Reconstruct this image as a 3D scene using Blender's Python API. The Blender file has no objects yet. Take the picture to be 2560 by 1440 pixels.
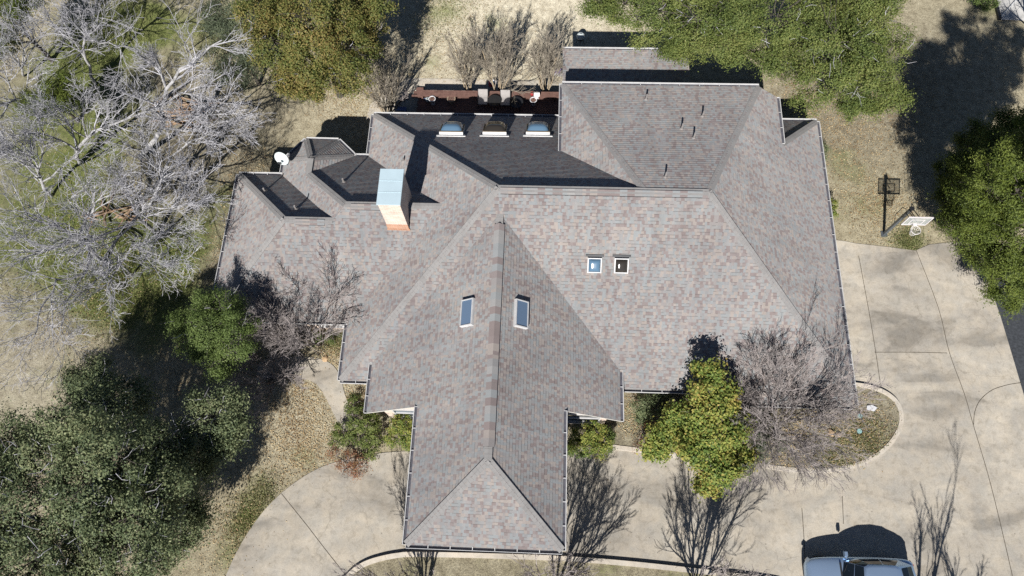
import bpy, bmesh, math, random
import numpy as np
from mathutils import Vector, Matrix
from mathutils.geometry import tessellate_polygon
R = math.radians
C = bpy.context.scene.collection
random.seed(11); rng = np.random.default_rng(11)

# ------------------------------------------------------------------ camera (measured from the photograph's vanishing lines)
TILT, ROLL, YAW, FPX, HCAM, SX, SY = R(20.773), R(-4.563), R(6.414), 1758.5, 34.0, 1.2, 4.0
CM = (Matrix.Rotation(YAW, 3, 'Z') @ Matrix.Rotation(TILT, 3, 'X') @ Matrix.Rotation(ROLL, 3, 'Z'))
def at(px, py, z=0.0):
    """world point at height z seen at pixel (px, py) of the 2560 x 1440 photograph (a survey helper)"""
    d = CM @ Vector((px - 1280 - SX, 720 + SY - py, -FPX))
    s = (z - HCAM) / d.z
    return Vector((d.x * s, d.y * s, z))
cam = bpy.data.cameras.new('camera'); co = bpy.data.objects.new('camera', cam); C.objects.link(co)
co.matrix_world = Matrix.Translation((0, 0, HCAM)) @ CM.to_4x4()
cam.sensor_width = 36; cam.lens = FPX / 2560 * 36
cam.shift_x = -SX / 2560; cam.shift_y = SY / 2560
cam.clip_start = 0.5; cam.clip_end = 1000
bpy.context.scene.camera = co

# ------------------------------------------------------------------ light
SUN_EL, SUN_AZ = R(39.9), R(190.0)      # azimuth clockwise from +Y (house north)
sd = Vector((math.sin(SUN_AZ) * math.cos(SUN_EL), math.cos(SUN_AZ) * math.cos(SUN_EL), math.sin(SUN_EL)))
sl = bpy.data.lights.new('sun', 'SUN'); so = bpy.data.objects.new('sun', sl); C.objects.link(so)
so.rotation_euler = sd.to_track_quat('Z', 'Y').to_euler(); so.location = (0, -20, 60)
sl.energy = 5.0; sl.angle = R(0.53); sl.color = (1.0, 0.965, 0.915)
w = bpy.data.worlds.new('World'); bpy.context.scene.world = w; w.use_nodes = True
wn = w.node_tree; bg = wn.nodes['Background']
sky = wn.nodes.new('ShaderNodeTexSky'); sky.sky_type = 'NISHITA'; sky.sun_disc = False
sky.air_density = 0.65; sky.dust_density = 0.3; sky.ozone_density = 2.0; sky.sun_elevation = SUN_EL; sky.sun_rotation = SUN_AZ
wn.links.new(sky.outputs[0], bg.inputs[0]); bg.inputs[1].default_value = 0.05
vs = bpy.context.scene.view_settings
vs.view_transform = 'Standard'; vs.look = 'None'; vs.exposure = 0.35; vs.gamma = 1.0
sc = bpy.context.scene
sc.cycles.max_bounces = 5; sc.cycles.diffuse_bounces = 1; sc.cycles.glossy_bounces = 2; sc.cycles.transmission_bounces = 4
sc.cycles.transparent_max_bounces = 4; sc.cycles.use_denoising = False

# ------------------------------------------------------------------ material helpers
class NT:
    def __init__(s, name):
        s.m = bpy.data.materials.new(name); s.m.use_nodes = True; s.t = s.m.node_tree; s.b = s.t.nodes['Principled BSDF']
    def n(s, kind, **kw):
        x = s.t.nodes.new('ShaderNode' + kind)
        for k, v in kw.items(): setattr(x, k, v)
        return x
    def l(s, a, b): s.t.links.new(a, b)
    def math(s, op, a, b=None):
        x = s.n('Math', operation=op)
        for i, v in enumerate((a, b)):
            if v is None: continue
            if isinstance(v, (int, float)): x.inputs[i].default_value = v
            else: s.l(v, x.inputs[i])
        return x.outputs[0]
    def ramp(s, fac, stops, interp='LINEAR'):
        x = s.n('ValToRGB'); cr = x.color_ramp; cr.interpolation = interp
        while len(cr.elements) < len(stops): cr.elements.new(0.5)
        for e, (p, c) in zip(cr.elements, stops): e.position = p; e.color = (*c, 1)
        s.l(fac, x.inputs[0]); return x.outputs[0]
    def noise(s, vec, scale, detail=4, rough=0.6, dist=0.0):
        x = s.n('TexNoise'); x.inputs['Scale'].default_value = scale; x.inputs['Detail'].default_value = detail
        x.inputs['Roughness'].default_value = rough; x.inputs['Distortion'].default_value = dist
        s.l(vec, x.inputs['Vector']); return x.outputs[0]
    def mix(s, fac, a, b, blend='MIX'):
        x = s.n('Mix', data_type='RGBA', blend_type=blend)
        for i, v in ((0, fac), (6, a), (7, b)):
            if isinstance(v, (int, float)): x.inputs[i].default_value = v
            elif isinstance(v, tuple): x.inputs[i].default_value = (*v, 1)
            else: s.l(v, x.inputs[i])
        return x.outputs[2]
    def obj(s): return s.n('TexCoord').outputs['Object']
    def bump(s, h, strength, dist):
        x = s.n('Bump'); x.inputs['Strength'].default_value = strength; x.inputs['Distance'].default_value = dist
        s.l(h, x.inputs['Height']); s.l(x.outputs[0], s.b.inputs['Normal'])
    def fin(s, col, rough=0.8, metal=0.0, spec=0.3):
        if isinstance(col, tuple): s.b.inputs['Base Color'].default_value = (*col, 1)
        else: s.l(col, s.b.inputs['Base Color'])
        s.b.inputs['Roughness'].default_value = rough; s.b.inputs['Metallic'].default_value = metal
        s.b.inputs['Specular IOR Level'].default_value = spec
        if rough >= 0.88: s.b.inputs['Diffuse Roughness'].default_value = 0.35
        return s.m

def plain(name, col, rough=0.6, metal=0.0, spec=0.3, var=0.25, scale=6.0):
    k = NT(name); f = k.noise(k.obj(), scale, 5, 0.65)
    lo = tuple(c * (1 - var) for c in col); hi = tuple(min(1, c * (1 + var)) for c in col)
    return k.fin(k.ramp(f, [(0.3, lo), (0.7, hi)]), rough, metal, spec)

def shingle_mat():
    k = NT('shingles'); uv = k.n('UVMap').outputs[0]
    sp = k.n('SeparateXYZ'); k.l(uv, sp.inputs[0]); u, v = sp.outputs[0], sp.outputs[1]
    row = k.math('FLOOR', k.math('DIVIDE', v, 0.143))
    w1 = k.n('TexWhiteNoise', noise_dimensions='1D'); k.l(row, w1.inputs['W'])
    uo = k.math('ADD', k.math('DIVIDE', u, 0.112), k.math('MULTIPLY', w1.outputs[0], 37.0))
    # uneven tab widths: warp u a little before cutting it into tabs
    wob = k.n('TexNoise', noise_dimensions='2D'); wob.inputs['Scale'].default_value = 1.0; wob.inputs['Detail'].default_value = 1
    cv = k.n('CombineXYZ'); k.l(k.math('MULTIPLY', uo, 0.9), cv.inputs[0]); k.l(k.math('MULTIPLY', row, 7.3), cv.inputs[1]); k.l(cv.outputs[0], wob.inputs['Vector'])
    ud = k.math('ADD', uo, k.math('MULTIPLY', wob.outputs[0], 1.6))
    cell = k.math('FLOOR', ud)
    cc = k.n('CombineXYZ'); k.l(cell, cc.inputs[0]); k.l(row, cc.inputs[1])
    wn_ = k.n('TexWhiteNoise', noise_dimensions='2D'); k.l(cc.outputs[0], wn_.inputs['Vector'])
    pal = k.ramp(wn_.outputs[0], [(0.0, (0.255, 0.217, 0.214)), (0.12, (0.307, 0.289, 0.286)), (0.27, (0.342, 0.308, 0.289)), (0.37, (0.292, 0.308, 0.317)), (0.56, (0.287, 0.286, 0.291)), (0.68, (0.275, 0.241, 0.238)), (0.79, (0.315, 0.313, 0.312)), (0.91, (0.357, 0.323, 0.303))], 'CONSTANT')
    soft = k.noise(k.obj(), 0.35, 3, 0.5)
    wash = k.ramp(soft, [(0.3, (0.86, 0.86, 0.87)), (0.7, (1.06, 1.05, 1.03))])
    col = k.mix(1.0, pal, wash, 'MULTIPLY')
    ms = k.n('Mapping'); k.l(uv, ms.inputs[0]); ms.inputs['Scale'].default_value = (1.6, 0.22, 1)
    col = k.mix(1.0, col, k.ramp(k.noise(ms.outputs[0], 1.0, 4, 0.65), [(0.32, (0.90, 0.89, 0.88)), (0.68, (1.07, 1.07, 1.07))]), 'MULTIPLY')
    k2 = k.ramp(k.noise(k.obj(), 2.2, 4, 0.7), [(0.62, (0, 0, 0)), (0.80, (1, 1, 1))]); col = k.mix(k.math('MULTIPLY', k2, 0.12), col, (0.15, 0.14, 0.125))
    gr = k.noise(k.obj(), 55, 2, 0.7)
    col = k.mix(1.0, col, k.ramp(gr, [(0.3, (0.86, 0.86, 0.86)), (0.7, (1.12, 1.12, 1.12))]), 'MULTIPLY')
    # printed dark line on thin tabs, doubling as painted shadow of the course above
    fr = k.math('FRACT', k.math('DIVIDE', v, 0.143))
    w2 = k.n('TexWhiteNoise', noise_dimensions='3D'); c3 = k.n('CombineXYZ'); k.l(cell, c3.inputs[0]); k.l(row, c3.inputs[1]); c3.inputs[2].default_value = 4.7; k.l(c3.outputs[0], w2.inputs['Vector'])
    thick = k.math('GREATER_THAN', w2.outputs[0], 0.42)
    shade_band = k.math('MULTIPLY', k.math('GREATER_THAN', fr, 0.80), k.math('SUBTRACT', 1.0, thick))
    col = k.mix(k.math('MULTIPLY', shade_band, 0.46), col, (0.06, 0.055, 0.055))
    k.bump(k.math('ADD', k.math('MULTIPLY', thick, 1.0), k.math('MULTIPLY', gr, 0.25)), 0.5, 0.006)
    k.fin(col, 0.95, 0, 0.12); k.b.inputs['Diffuse Roughness'].default_value = 0.5; return k.m

def brick_mat(name, c1, c2, mortar):
    k = NT(name); tc = k.n('TexCoord'); geo = k.n('NewGeometry')
    sp = k.n('SeparateXYZ'); k.l(tc.outputs['Object'], sp.inputs[0])
    cv = k.n('CombineXYZ'); k.l(k.math('ADD', sp.outputs[0], sp.outputs[1]), cv.inputs[0]); k.l(sp.outputs[2], cv.inputs[1])
    b = k.n('TexBrick'); k.l(cv.outputs[0], b.inputs['Vector'])
    b.inputs['Scale'].default_value = 1.0; b.inputs['Brick Width'].default_value = 0.22; b.inputs['Row Height'].default_value = 0.076
    b.inputs['Mortar Size'].default_value = 0.007; b.inputs['Color1'].default_value = (*c1, 1); b.inputs['Color2'].default_value = (*c2, 1); b.inputs['Mortar'].default_value = (*mortar, 1)
    col = k.mix(1.0, b.outputs[0], k.ramp(k.noise(tc.outputs['Object'], 2.5, 4), [(0.3, (0.85, 0.85, 0.85)), (0.7, (1.1, 1.1, 1.1))]), 'MULTIPLY')
    k.bump(k.math('SUBTRACT', 1.0, b.outputs[1]), 0.4, 0.006)
    return k.fin(col, 0.9, 0, 0.2)

def leaf_mat(name, cols, clump=0.5, trans=0.25, dead=None):
    """colour differs from leaf to leaf and from clump to clump"""
    k = NT(name); g = k.n('NewGeometry'); isl = g.outputs['Random Per Island']
    nz = k.noise(k.obj(), clump, 3, 0.55)
    f = k.math('ADD', k.math('MULTIPLY', isl, 0.5), k.math('MULTIPLY', k.math('SUBTRACT', nz, 0.25), 1.0))
    n = len(cols)
    col = k.ramp(f, [(0.08 + 0.84 * i / (n - 1), c) for i, c in enumerate(cols)])
    k.fin(col, 0.62, 0, 0.3)
    tr = k.n('BsdfTranslucent'); k.l(col, tr.inputs[0])
    mx = k.n('MixShader'); mx.inputs[0].default_value = trans
    k.l(k.b.outputs[0], mx.inputs[1]); k.l(tr.outputs[0], mx.inputs[2])
    k.l(mx.outputs[0], k.t.nodes['Material Output'].inputs[0])
    return k.m

def bark_mat(name, c1, c2, scale=3.0):
    k = NT(name); f = k.noise(k.obj(), scale, 5, 0.65)
    return k.fin(k.ramp(f, [(0.32, c1), (0.68, c2)]), 0.9, 0, 0.15)

def ground_mat():
    k = NT('lawn'); o = k.obj()
    at_ = k.n('Attribute', attribute_name='green'); sp = k.n('SeparateColor'); k.l(at_.outputs['Color'], sp.inputs[0])
    big = k.noise(o, 0.45, 5, 0.6, 0.4); mid = k.noise(o, 2.6, 5, 0.65, 0.3); fine = k.noise(o, 13, 4, 0.75); vf = k.noise(o, 40, 2, 0.7)
    dry = k.ramp(mid, [(0.25, (0.255, 0.22, 0.148)), (0.5, (0.42, 0.372, 0.258)), (0.75, (0.55, 0.50, 0.36))])
    drt = k.ramp(mid, [(0.25, (0.17, 0.148, 0.108)), (0.5, (0.285, 0.255, 0.185)), (0.75, (0.40, 0.365, 0.275))])
    dry = k.mix(sp.outputs[1], dry, drt)
    grn = k.ramp(mid, [(0.25, (0.075, 0.105, 0.024)), (0.5, (0.150, 0.185, 0.050)), (0.78, (0.270, 0.280, 0.110))])
    f = k.math('ADD', sp.outputs[0], k.math('MULTIPLY', k.math('SUBTRACT', k.math('ADD', k.math('MULTIPLY', big, 0.5), k.math('MULTIPLY', fine, 0.5)), 0.5), 2.2))
    x = k.n('MapRange'); x.inputs[1].default_value = 0.25; x.inputs[2].default_value = 0.75; k.l(f, x.inputs[0])
    col = k.mix(k.math('MULTIPLY', x.outputs[0], 0.9), dry, grn)
    pale = k.ramp(sp.outputs[2], [(0, (1, 1, 1)), (1, (1.5, 1.54, 1.72))])
    col = k.mix(1.0, col, pale, 'MULTIPLY')
    col = k.mix(1.0, col, k.ramp(fine, [(0.3, (0.50, 0.49, 0.46)), (0.5, (0.97, 0.97, 0.97)), (0.72, (1.42, 1.40, 1.34))]), 'MULTIPLY')
    col = k.mix(1.0, col, k.ramp(vf, [(0.3, (0.72, 0.72, 0.72)), (0.7, (1.25, 1.25, 1.25))]), 'MULTIPLY')
    k.bump(k.math('ADD', fine, vf), 0.7, 0.05)
    return k.fin(col, 0.95, 0, 0.08)

def concrete_mat(name, base, warm, streak=1.0):
    k = NT(name); o = k.obj()
    mp = k.n('Mapping'); k.l(o, mp.inputs[0]); mp.inputs['Scale'].default_value = (0.22, 0.5, 1); mp.inputs['Rotation'].default_value = (0, 0, R(-20))
    big = k.noise(mp.outputs[0], 1.0, 4, 0.55, 0.8); mid = k.noise(o, 1.3, 5, 0.6, 0.3); fi = k.noise(o, 22, 3, 0.75)
    c = k.mix(k.ramp(mid, [(0.35, (0, 0, 0)), (0.65, (1, 1, 1))]), base, warm)
    lo = 1 - 0.29 * streak
    c = k.mix(1.0, c, k.ramp(big, [(0.36, (lo, lo, lo * 1.0)), (0.46, (.97, .97, .97)), (0.53, (1.02, 1.02, 1.01)), (0.64, (1.17, 1.17, 1.16))]), 'MULTIPLY')
    c = k.mix(1.0, c, k.ramp(fi, [(0.25, (0.82, 0.81, 0.80)), (0.7, (1.1, 1.1, 1.1))]), 'MULTIPLY')
    m2 = k.noise(o, 3.2, 6, 0.7, 0.6); c = k.mix(1.0, c, k.ramp(m2, [(0.30, (0.78, 0.77, 0.75)), (0.48, (1, 1, 1)), (0.7, (1.09, 1.09, 1.09))]), 'MULTIPLY')
    cr = k.n('TexVoronoi', feature='DISTANCE_TO_EDGE'); cr.inputs['Scale'].default_value = 0.16
    nv = k.n('TexNoise'); nv.inputs['Scale'].default_value = 1.2; nv.inputs['Detail'].default_value = 5; k.l(o, nv.inputs['Vector']); va = k.n('VectorMath', operation='ADD'); k.l(o, va.inputs[0]); k.l(nv.outputs['Color'], va.inputs[1]); k.l(va.outputs[0], cr.inputs['Vector'])
    c = k.mix(k.ramp(cr.outputs[0], [(0.0, (0.3, 0.3, 0.3)), (0.0013, (0, 0, 0))]), c, (0.16, 0.14, 0.11))
    vo = k.n('TexVoronoi'); vo.inputs['Scale'].default_value = 1.1; k.l(o, vo.inputs['Vector'])
    c = k.mix(k.ramp(vo.outputs[0], [(0.02, (0.55, 0.55, 0.55)), (0.045, (0, 0, 0))]), c, (0.12, 0.10, 0.08))
    k.bump(fi, 0.25, 0.01)
    return k.fin(c, 0.9, 0, 0.2)

def glass_mat(name, col, rough=0.05):
    k = NT(name); return k.fin(col, rough, 0.0, 0.9)

M = {}
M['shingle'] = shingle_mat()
M['hipcap'] = plain('hip_cap_shingles', (0.284, 0.276, 0.270), 0.95, 0, 0.12, 0.13, 2.2)
M['brick'] = brick_mat('pale_brick', (0.56, 0.42, 0.34), (0.66, 0.54, 0.46), (0.68, 0.64, 0.58))
M['redbrick'] = brick_mat('orange_brick', (0.42, 0.20, 0.12), (0.52, 0.28, 0.17), (0.5, 0.46, 0.4))
M['white'] = plain('white_paint', (0.58, 0.58, 0.58), 0.5, 0, 0.4, 0.14, 3)
M['gutterin'] = plain('gutter_trough', (0.10, 0.10, 0.12), 0.6, 0, 0.3, 0.3)
M['fascia'] = plain('cream_fascia', (0.62, 0.60, 0.56), 0.6, 0, 0.3, 0.06)
M['ground'] = ground_mat()
M['concrete'] = concrete_mat('driveway_concrete', (0.412, 0.386, 0.340), (0.480, 0.432, 0.358))
M['kerb'] = concrete_mat('kerb_concrete', (0.56, 0.52, 0.455), (0.62, 0.555, 0.465), 0.4)
M['joint'] = plain('joint_filler', (0.10, 0.085, 0.065), 0.9, 0, 0.1, 0.4)
M['asphalt'] = plain('asphalt', (0.055, 0.06, 0.068), 0.9, 0, 0.2, 0.35, 9)
M['soil'] = plain('bed_soil', (0.16, 0.12, 0.08), 0.95, 0, 0.1, 0.45, 9)
M['deck'] = plain('deck_boards', (0.175, 0.100, 0.082), 0.75, 0, 0.2, 0.3, 7)
M['greywood'] = plain('grey_weathered_wood', (0.30, 0.27, 0.24), 0.85, 0, 0.15, 0.25, 8)
M['capmetal'] = plain('pale_blue_sheet_metal', (0.56, 0.70, 0.76), 0.45, 0.15, 0.4, 0.05, 2)
M['dish'] = plain('dish_grey', (0.60, 0.66, 0.66), 0.5, 0, 0.4, 0.08, 3)
M['dark'] = plain('dark_metal', (0.03, 0.032, 0.036), 0.5, 0.3, 0.4, 0.2)
M['steel'] = plain('grey_steel', (0.17, 0.19, 0.21), 0.45, 0.5, 0.4, 0.15)
M['pipe'] = plain('vent_pipe_paint', (0.30, 0.28, 0.27), 0.6, 0.1, 0.3, 0.15)
M['domeblue'] = glass_mat('dome_acrylic', (0.10, 0.18, 0.27), 0.18)
M['domebronze'] = glass_mat('dome_bronze', (0.035, 0.03, 0.024), 0.10)
M['pane'] = glass_mat('window_pane', (0.06, 0.10, 0.14), 0.06)
M['skypane'] = glass_mat('skylight_pane', (0.13, 0.19, 0.28), 0.14)
M['bronze'] = plain('bronze_frame', (0.10, 0.075, 0.045), 0.45, 0.4, 0.4, 0.2)
M['car'] = NT('car_paint').fin((0.46, 0.62, 0.84), 0.27, 0.7, 0.5)
M['carglass'] = glass_mat('car_glass', (0.008, 0.012, 0.016), 0.05)
M['rubber'] = plain('rubber', (0.02, 0.02, 0.02), 0.85, 0, 0.2, 0.2)
M['chrome'] = NT('bright_metal').fin((0.62, 0.63, 0.65), 0.18, 0.95, 0.5)
M['lamp'] = NT('lamp_lens').fin((0.22, 0.25, 0.28), 0.08, 0.3, 0.6)
M['redlens'] = NT('red_lens').fin((0.28, 0.015, 0.012), 0.12, 0, 0.6)
def acrylic():
    k = NT('acrylic_board'); k.fin((0.55, 0.62, 0.65), 0.12, 0, 0.5); tr = k.n('BsdfTransparent'); mx = k.n('MixShader'); mx.inputs[0].default_value = 0.32
    k.l(tr.outputs[0], mx.inputs[1]); k.l(k.b.outputs[0], mx.inputs[2]); k.l(mx.outputs[0], k.t.nodes['Material Output'].inputs[0]); return k.m
M['acrylic'] = acrylic()
M['rim'] = plain('white_rim', (0.74, 0.70, 0.70), 0.5, 0, 0.3, 0.05)
M['net'] = plain('net_cord', (0.72, 0.70, 0.68), 0.8, 0, 0.1, 0.1)
M['pot'] = plain('white_glazed_pot', (0.66, 0.66, 0.68), 0.4, 0, 0.4, 0.08)
M['tanpot'] = plain('tan_clay_pot', (0.34, 0.27, 0.20), 0.8, 0, 0.2, 0.15)
M['potsoil'] = plain('potting_soil', (0.16, 0.10, 0.08), 0.95, 0, 0.1, 0.4, 25)
M['red'] = plain('red_plastic', (0.38, 0.05, 0.05), 0.5, 0, 0.3, 0.15)
M['blue'] = plain('blue_plastic', (0.12, 0.17, 0.34), 0.5, 0, 0.3, 0.2)
M['cushion'] = plain('pale_canvas', (0.36, 0.34, 0.33), 0.7, 0, 0.1, 0.15)
M['rock'] = plain('tan_limestone', (0.50, 0.36, 0.22), 0.9, 0, 0.15, 0.25, 5)
M['teal'] = plain('pale_teal_plastic', (0.28, 0.47, 0.46), 0.6, 0, 0.3, 0.1)
M['palebark'] = bark_mat('silver_bark', (0.20, 0.195, 0.195), (0.52, 0.515, 0.52), 5)
M['paletwig'] = bark_mat('silver_twigs', (0.27, 0.265, 0.28), (0.60, 0.595, 0.625), .7)
M['tanbark'] = bark_mat('tan_bark', (0.24, 0.19, 0.13), (0.46, 0.38, 0.27), 4)
M['tantwig'] = bark_mat('tan_twigs', (0.20, 0.175, 0.14), (0.36, 0.32, 0.26), 2)
M['brownbark'] = bark_mat('brown_bark', (0.13, 0.105, 0.095), (0.27, 0.23, 0.21), 4)
M['browntwig'] = bark_mat('brown_twigs', (0.22, 0.195, 0.185), (0.42, 0.375, 0.36), 2)
M['darkbark'] = bark_mat('dark_bark', (0.05, 0.045, 0.04), (0.13, 0.115, 0.10), 4)
M['deadwood'] = bark_mat('dead_wood', (0.20, 0.13, 0.08), (0.42, 0.30, 0.20), 3)
M['litter'] = leaf_mat('fallen_leaves', [(0.16, 0.10, 0.05), (0.34, 0.23, 0.12), (0.52, 0.40, 0.22), (0.62, 0.52, 0.34)], 0.8, 0.05)
M['oakleaf'] = leaf_mat('dark_oak_leaves', [(0.049, 0.073, 0.038), (0.110, 0.146, 0.070), (0.193, 0.224, 0.108), (0.317, 0.325, 0.176)], 0.55, 0.2)
M['oakleaf2'] = leaf_mat('mid_oak_leaves', [(0.048, 0.075, 0.019), (0.112, 0.154, 0.041), (0.189, 0.226, 0.061), (0.274, 0.274, 0.091)], 0.5, 0.25)
M['goldleaf'] = leaf_mat('russet_olive_leaves', [(0.057, 0.086, 0.022), (0.130, 0.156, 0.040), (0.223, 0.200, 0.060), (0.352, 0.243, 0.089)], 0.45, 0.25)
M['greenleaf'] = leaf_mat('fresh_green_leaves', [(0.039, 0.064, 0.019), (0.096, 0.143, 0.037), (0.160, 0.221, 0.061), (0.224, 0.272, 0.097)], 0.7, 0.25)
M['yellowleaf'] = leaf_mat('yellow_green_leaves', [(0.05, 0.09, 0.02), (0.12, 0.19, 0.04), (0.235, 0.29, 0.065), (0.37, 0.35, 0.085), (0.52, 0.34, 0.12)], 0.7, 0.25)
M['cedarleaf'] = leaf_mat('cedar_sprays', [(0.031, 0.052, 0.011), (0.077, 0.107, 0.018), (0.128, 0.165, 0.027), (0.184, 0.214, 0.045)], 0.9, 0.12)
M['greygreen'] = leaf_mat('grey_green_leaves', [(0.046, 0.065, 0.039), (0.111, 0.137, 0.081), (0.176, 0.202, 0.130)], 0.6, 0.2)
M['redleaf'] = leaf_mat('red_brown_leaves', [(0.10, 0.055, 0.035), (0.24, 0.10, 0.06), (0.34, 0.20, 0.10), (0.16, 0.15, 0.06)], 1.2, 0.2)
M['grassleaf'] = leaf_mat('grass_blades', [(0.10, 0.13, 0.04), (0.22, 0.24, 0.09), (0.42, 0.38, 0.19)], 0.8, 0.2)

# ------------------------------------------------------------------ mesh helpers
class MB:
    def __init__(s): s.v = []; s.f = []; s.m = []
    def quad(s, pts, m=0):
        b = len(s.v); s.v += [tuple(p) for p in pts]; s.f.append(tuple(range(b, b + len(pts)))); s.m.append(m); return s
    def box(s, c, size, rz=0.0, m=0, rot=None, taper=1.0):
        X, Y, Z = (d / 2 for d in size); b = len(s.v); mt = rot or Matrix.Rotation(rz, 3, 'Z'); c = Vector(c)
        for dz in (-1, 1):
            k = taper if dz > 0 else 1
            for dx, dy in ((-1, -1), (1, -1), (1, 1), (-1, 1)):
                s.v.append(tuple(c + mt @ Vector((dx * X * k, dy * Y * k, dz * Z))))
        for f in ((3, 2, 1, 0), (4, 5, 6, 7), (0, 1, 5, 4), (1, 2, 6, 5), (2, 3, 7, 6), (3, 0, 4, 7)):
            s.f.append(tuple(b + i for i in f)); s.m.append(m)
        return s
    def tube(s, pts, rad, n=8, m=0, cap=True):
        pts = [Vector(p) for p in pts]; rad = list(rad) if hasattr(rad, '__len__') else [rad] * len(pts); b = len(s.v)
        for i, p in enumerate(pts):
            d = (pts[min(i + 1, len(pts) - 1)] - pts[max(i - 1, 0)]).normalized()
            a = d.orthogonal().normalized() if i == 0 else (a - d * a.dot(d)).normalized()
            c = d.cross(a)
            for j in range(n):
                t = 2 * math.pi * j / n; s.v.append(tuple(p + (a * math.cos(t) + c * math.sin(t)) * rad[i]))
        for i in range(len(pts) - 1):
            for j in range(n):
                k = (j + 1) % n; s.f.append((b + i * n + j, b + i * n + k, b + (i + 1) * n + k, b + (i + 1) * n + j)); s.m.append(m)
        if cap:
            s.f.append(tuple(b + j for j in reversed(range(n)))); s.m.append(m)
            e = b + (len(pts) - 1) * n; s.f.append(tuple(e + j for j in range(n))); s.m.append(m)
        return s
    def lathe(s, prof, c, n=20, m=0, mt=None):
        c = Vector(c); b = len(s.v)
        for r, z in prof:
            for j in range(n):
                t = 2 * math.pi * j / n; p = Vector((r * math.cos(t), r * math.sin(t), z)); s.v.append(tuple(c + (mt @ p if mt else p)))
        for i in range(len(prof) - 1):
            for j in range(n):
                k = (j + 1) % n; s.f.append((b + i * n + j, b + i * n + k, b + (i + 1) * n + k, b + (i + 1) * n + j)); s.m.append(m)
        return s
    def prism(s, poly, z0, z1, m=0, top=None):
        n = len(poly); b = len(s.v); zt = top or [z1] * n
        s.v += [(p[0], p[1], z0) for p in poly] + [(p[0], p[1], z) for p, z in zip(poly, zt)]
        s.f.append(tuple(b + i for i in reversed(range(n)))); s.m.append(m)
        s.f.append(tuple(b + n + i for i in range(n))); s.m.append(m)
        for i in range(n):
            j = (i + 1) % n; s.f.append((b + i, b + j, b + n + j, b + n + i)); s.m.append(m)
        return s
    def build(s, name, mats, parent=None, smooth=False, loc=None):
        me = bpy.data.meshes.new(name); me.from_pydata(s.v, [], s.f)
        for m in (mats if isinstance(mats, (list, tuple)) else [mats]): me.materials.append(m)
        me.polygons.foreach_set('material_index', s.m)
        if smooth: me.polygons.foreach_set('use_smooth', [True] * len(me.polygons))
        me.update(); return link(name, me, parent, loc)
def link(name, me, parent=None, loc=None):
    o = bpy.data.objects.new(name, me); C.objects.link(o)
    if parent is not None:
        o.parent = parent
        rt = parent
        if parent.type == 'EMPTY' or loc is None: pass
    if loc is not None: o.location = loc
    return o
def tag(o, label=None, cat=None, group=None, kind=None):
    if label: o['label'] = label
    if cat: o['category'] = cat
    if group: o['group'] = group
    if kind: o['kind'] = kind
    return o
def thing(name, label, cat, loc, rz=0.0, group=None):
    o = bpy.data.objects.new(name, None); C.objects.link(o); o.location = loc; o.rotation_euler = (0, 0, rz); o.empty_display_size = 0.3
    return tag(o, label, cat, group)
def flat(name, poly, z, mat, tagkw=None, parent=None, mix=None):
    """one sheet through the polygon's points at height z"""
    pts = [Vector((p[0], p[1], z)) for p in poly]
    tris = tessellate_polygon([pts]); me = bpy.data.meshes.new(name)
    fs = []
    for a, b, c in tris:
        nz = (pts[b] - pts[a]).cross(pts[c] - pts[a]).z
        fs.append((a, b, c) if nz > 0 else (a, c, b))
    me.from_pydata([tuple(p) for p in pts], [], fs); me.materials.append(mat); me.update()
    if mix:
        ca = me.color_attributes.new('green', 'FLOAT_COLOR', 'POINT'); ca.data.foreach_set('color', np.tile(np.array([*mix, 1], np.float32), len(pts)))
    o = link(name, me, parent)
    if tagkw: tag(o, **tagkw)
    return o
def smooth_path(pts, n=6):
    """Catmull-Rom through 2-D points"""
    P = [Vector((p[0], p[1])) for p in pts]; out = []
    for i in range(len(P) - 1):
        a, b, c, d = P[max(i - 1, 0)], P[i], P[i + 1], P[min(i + 2, len(P) - 1)]
        for k in range(n):
            t = k / n
            out.append(0.5 * ((2 * b) + (c - a) * t + (2 * a - 5 * b + 4 * c - d) * t * t + (3 * b - a - 3 * c + d) * t ** 3))
    out.append(P[-1]); return out
def ribbon(mb, path, w, z0, z1, m=0):
    """solid strip of width w along a 2-D path"""
    L = []; n = len(path)
    for i, p in enumerate(path):
        d = (path[min(i + 1, n - 1)] - path[max(i - 1, 0)]).normalized(); q = Vector((-d.y, d.x)) * w / 2
        L.append((p + q, p - q))
    for i in range(n - 1):
        a, b = L[i]; c, d = L[i + 1]
        mb.quad([(a.x, a.y, z1), (b.x, b.y, z1), (d.x, d.y, z1), (c.x, c.y, z1)], m)
        if z1 - z0 > 0.01:
            mb.quad([(a.x, a.y, z0), (a.x, a.y, z1), (c.x, c.y, z1), (c.x, c.y, z0)], m)
            mb.quad([(b.x, b.y, z1), (b.x, b.y, z0), (d.x, d.y, z0), (d.x, d.y, z1)], m)
    for (a, b) in (L[0], L[-1]):
        if z1 - z0 > 0.01: mb.quad([(a.x, a.y, z0), (b.x, b.y, z0), (b.x, b.y, z1), (a.x, a.y, z1)], m)
P2 = lambda L, z=0.0: [at(x, y, z).xy for x, y in L]

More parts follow.
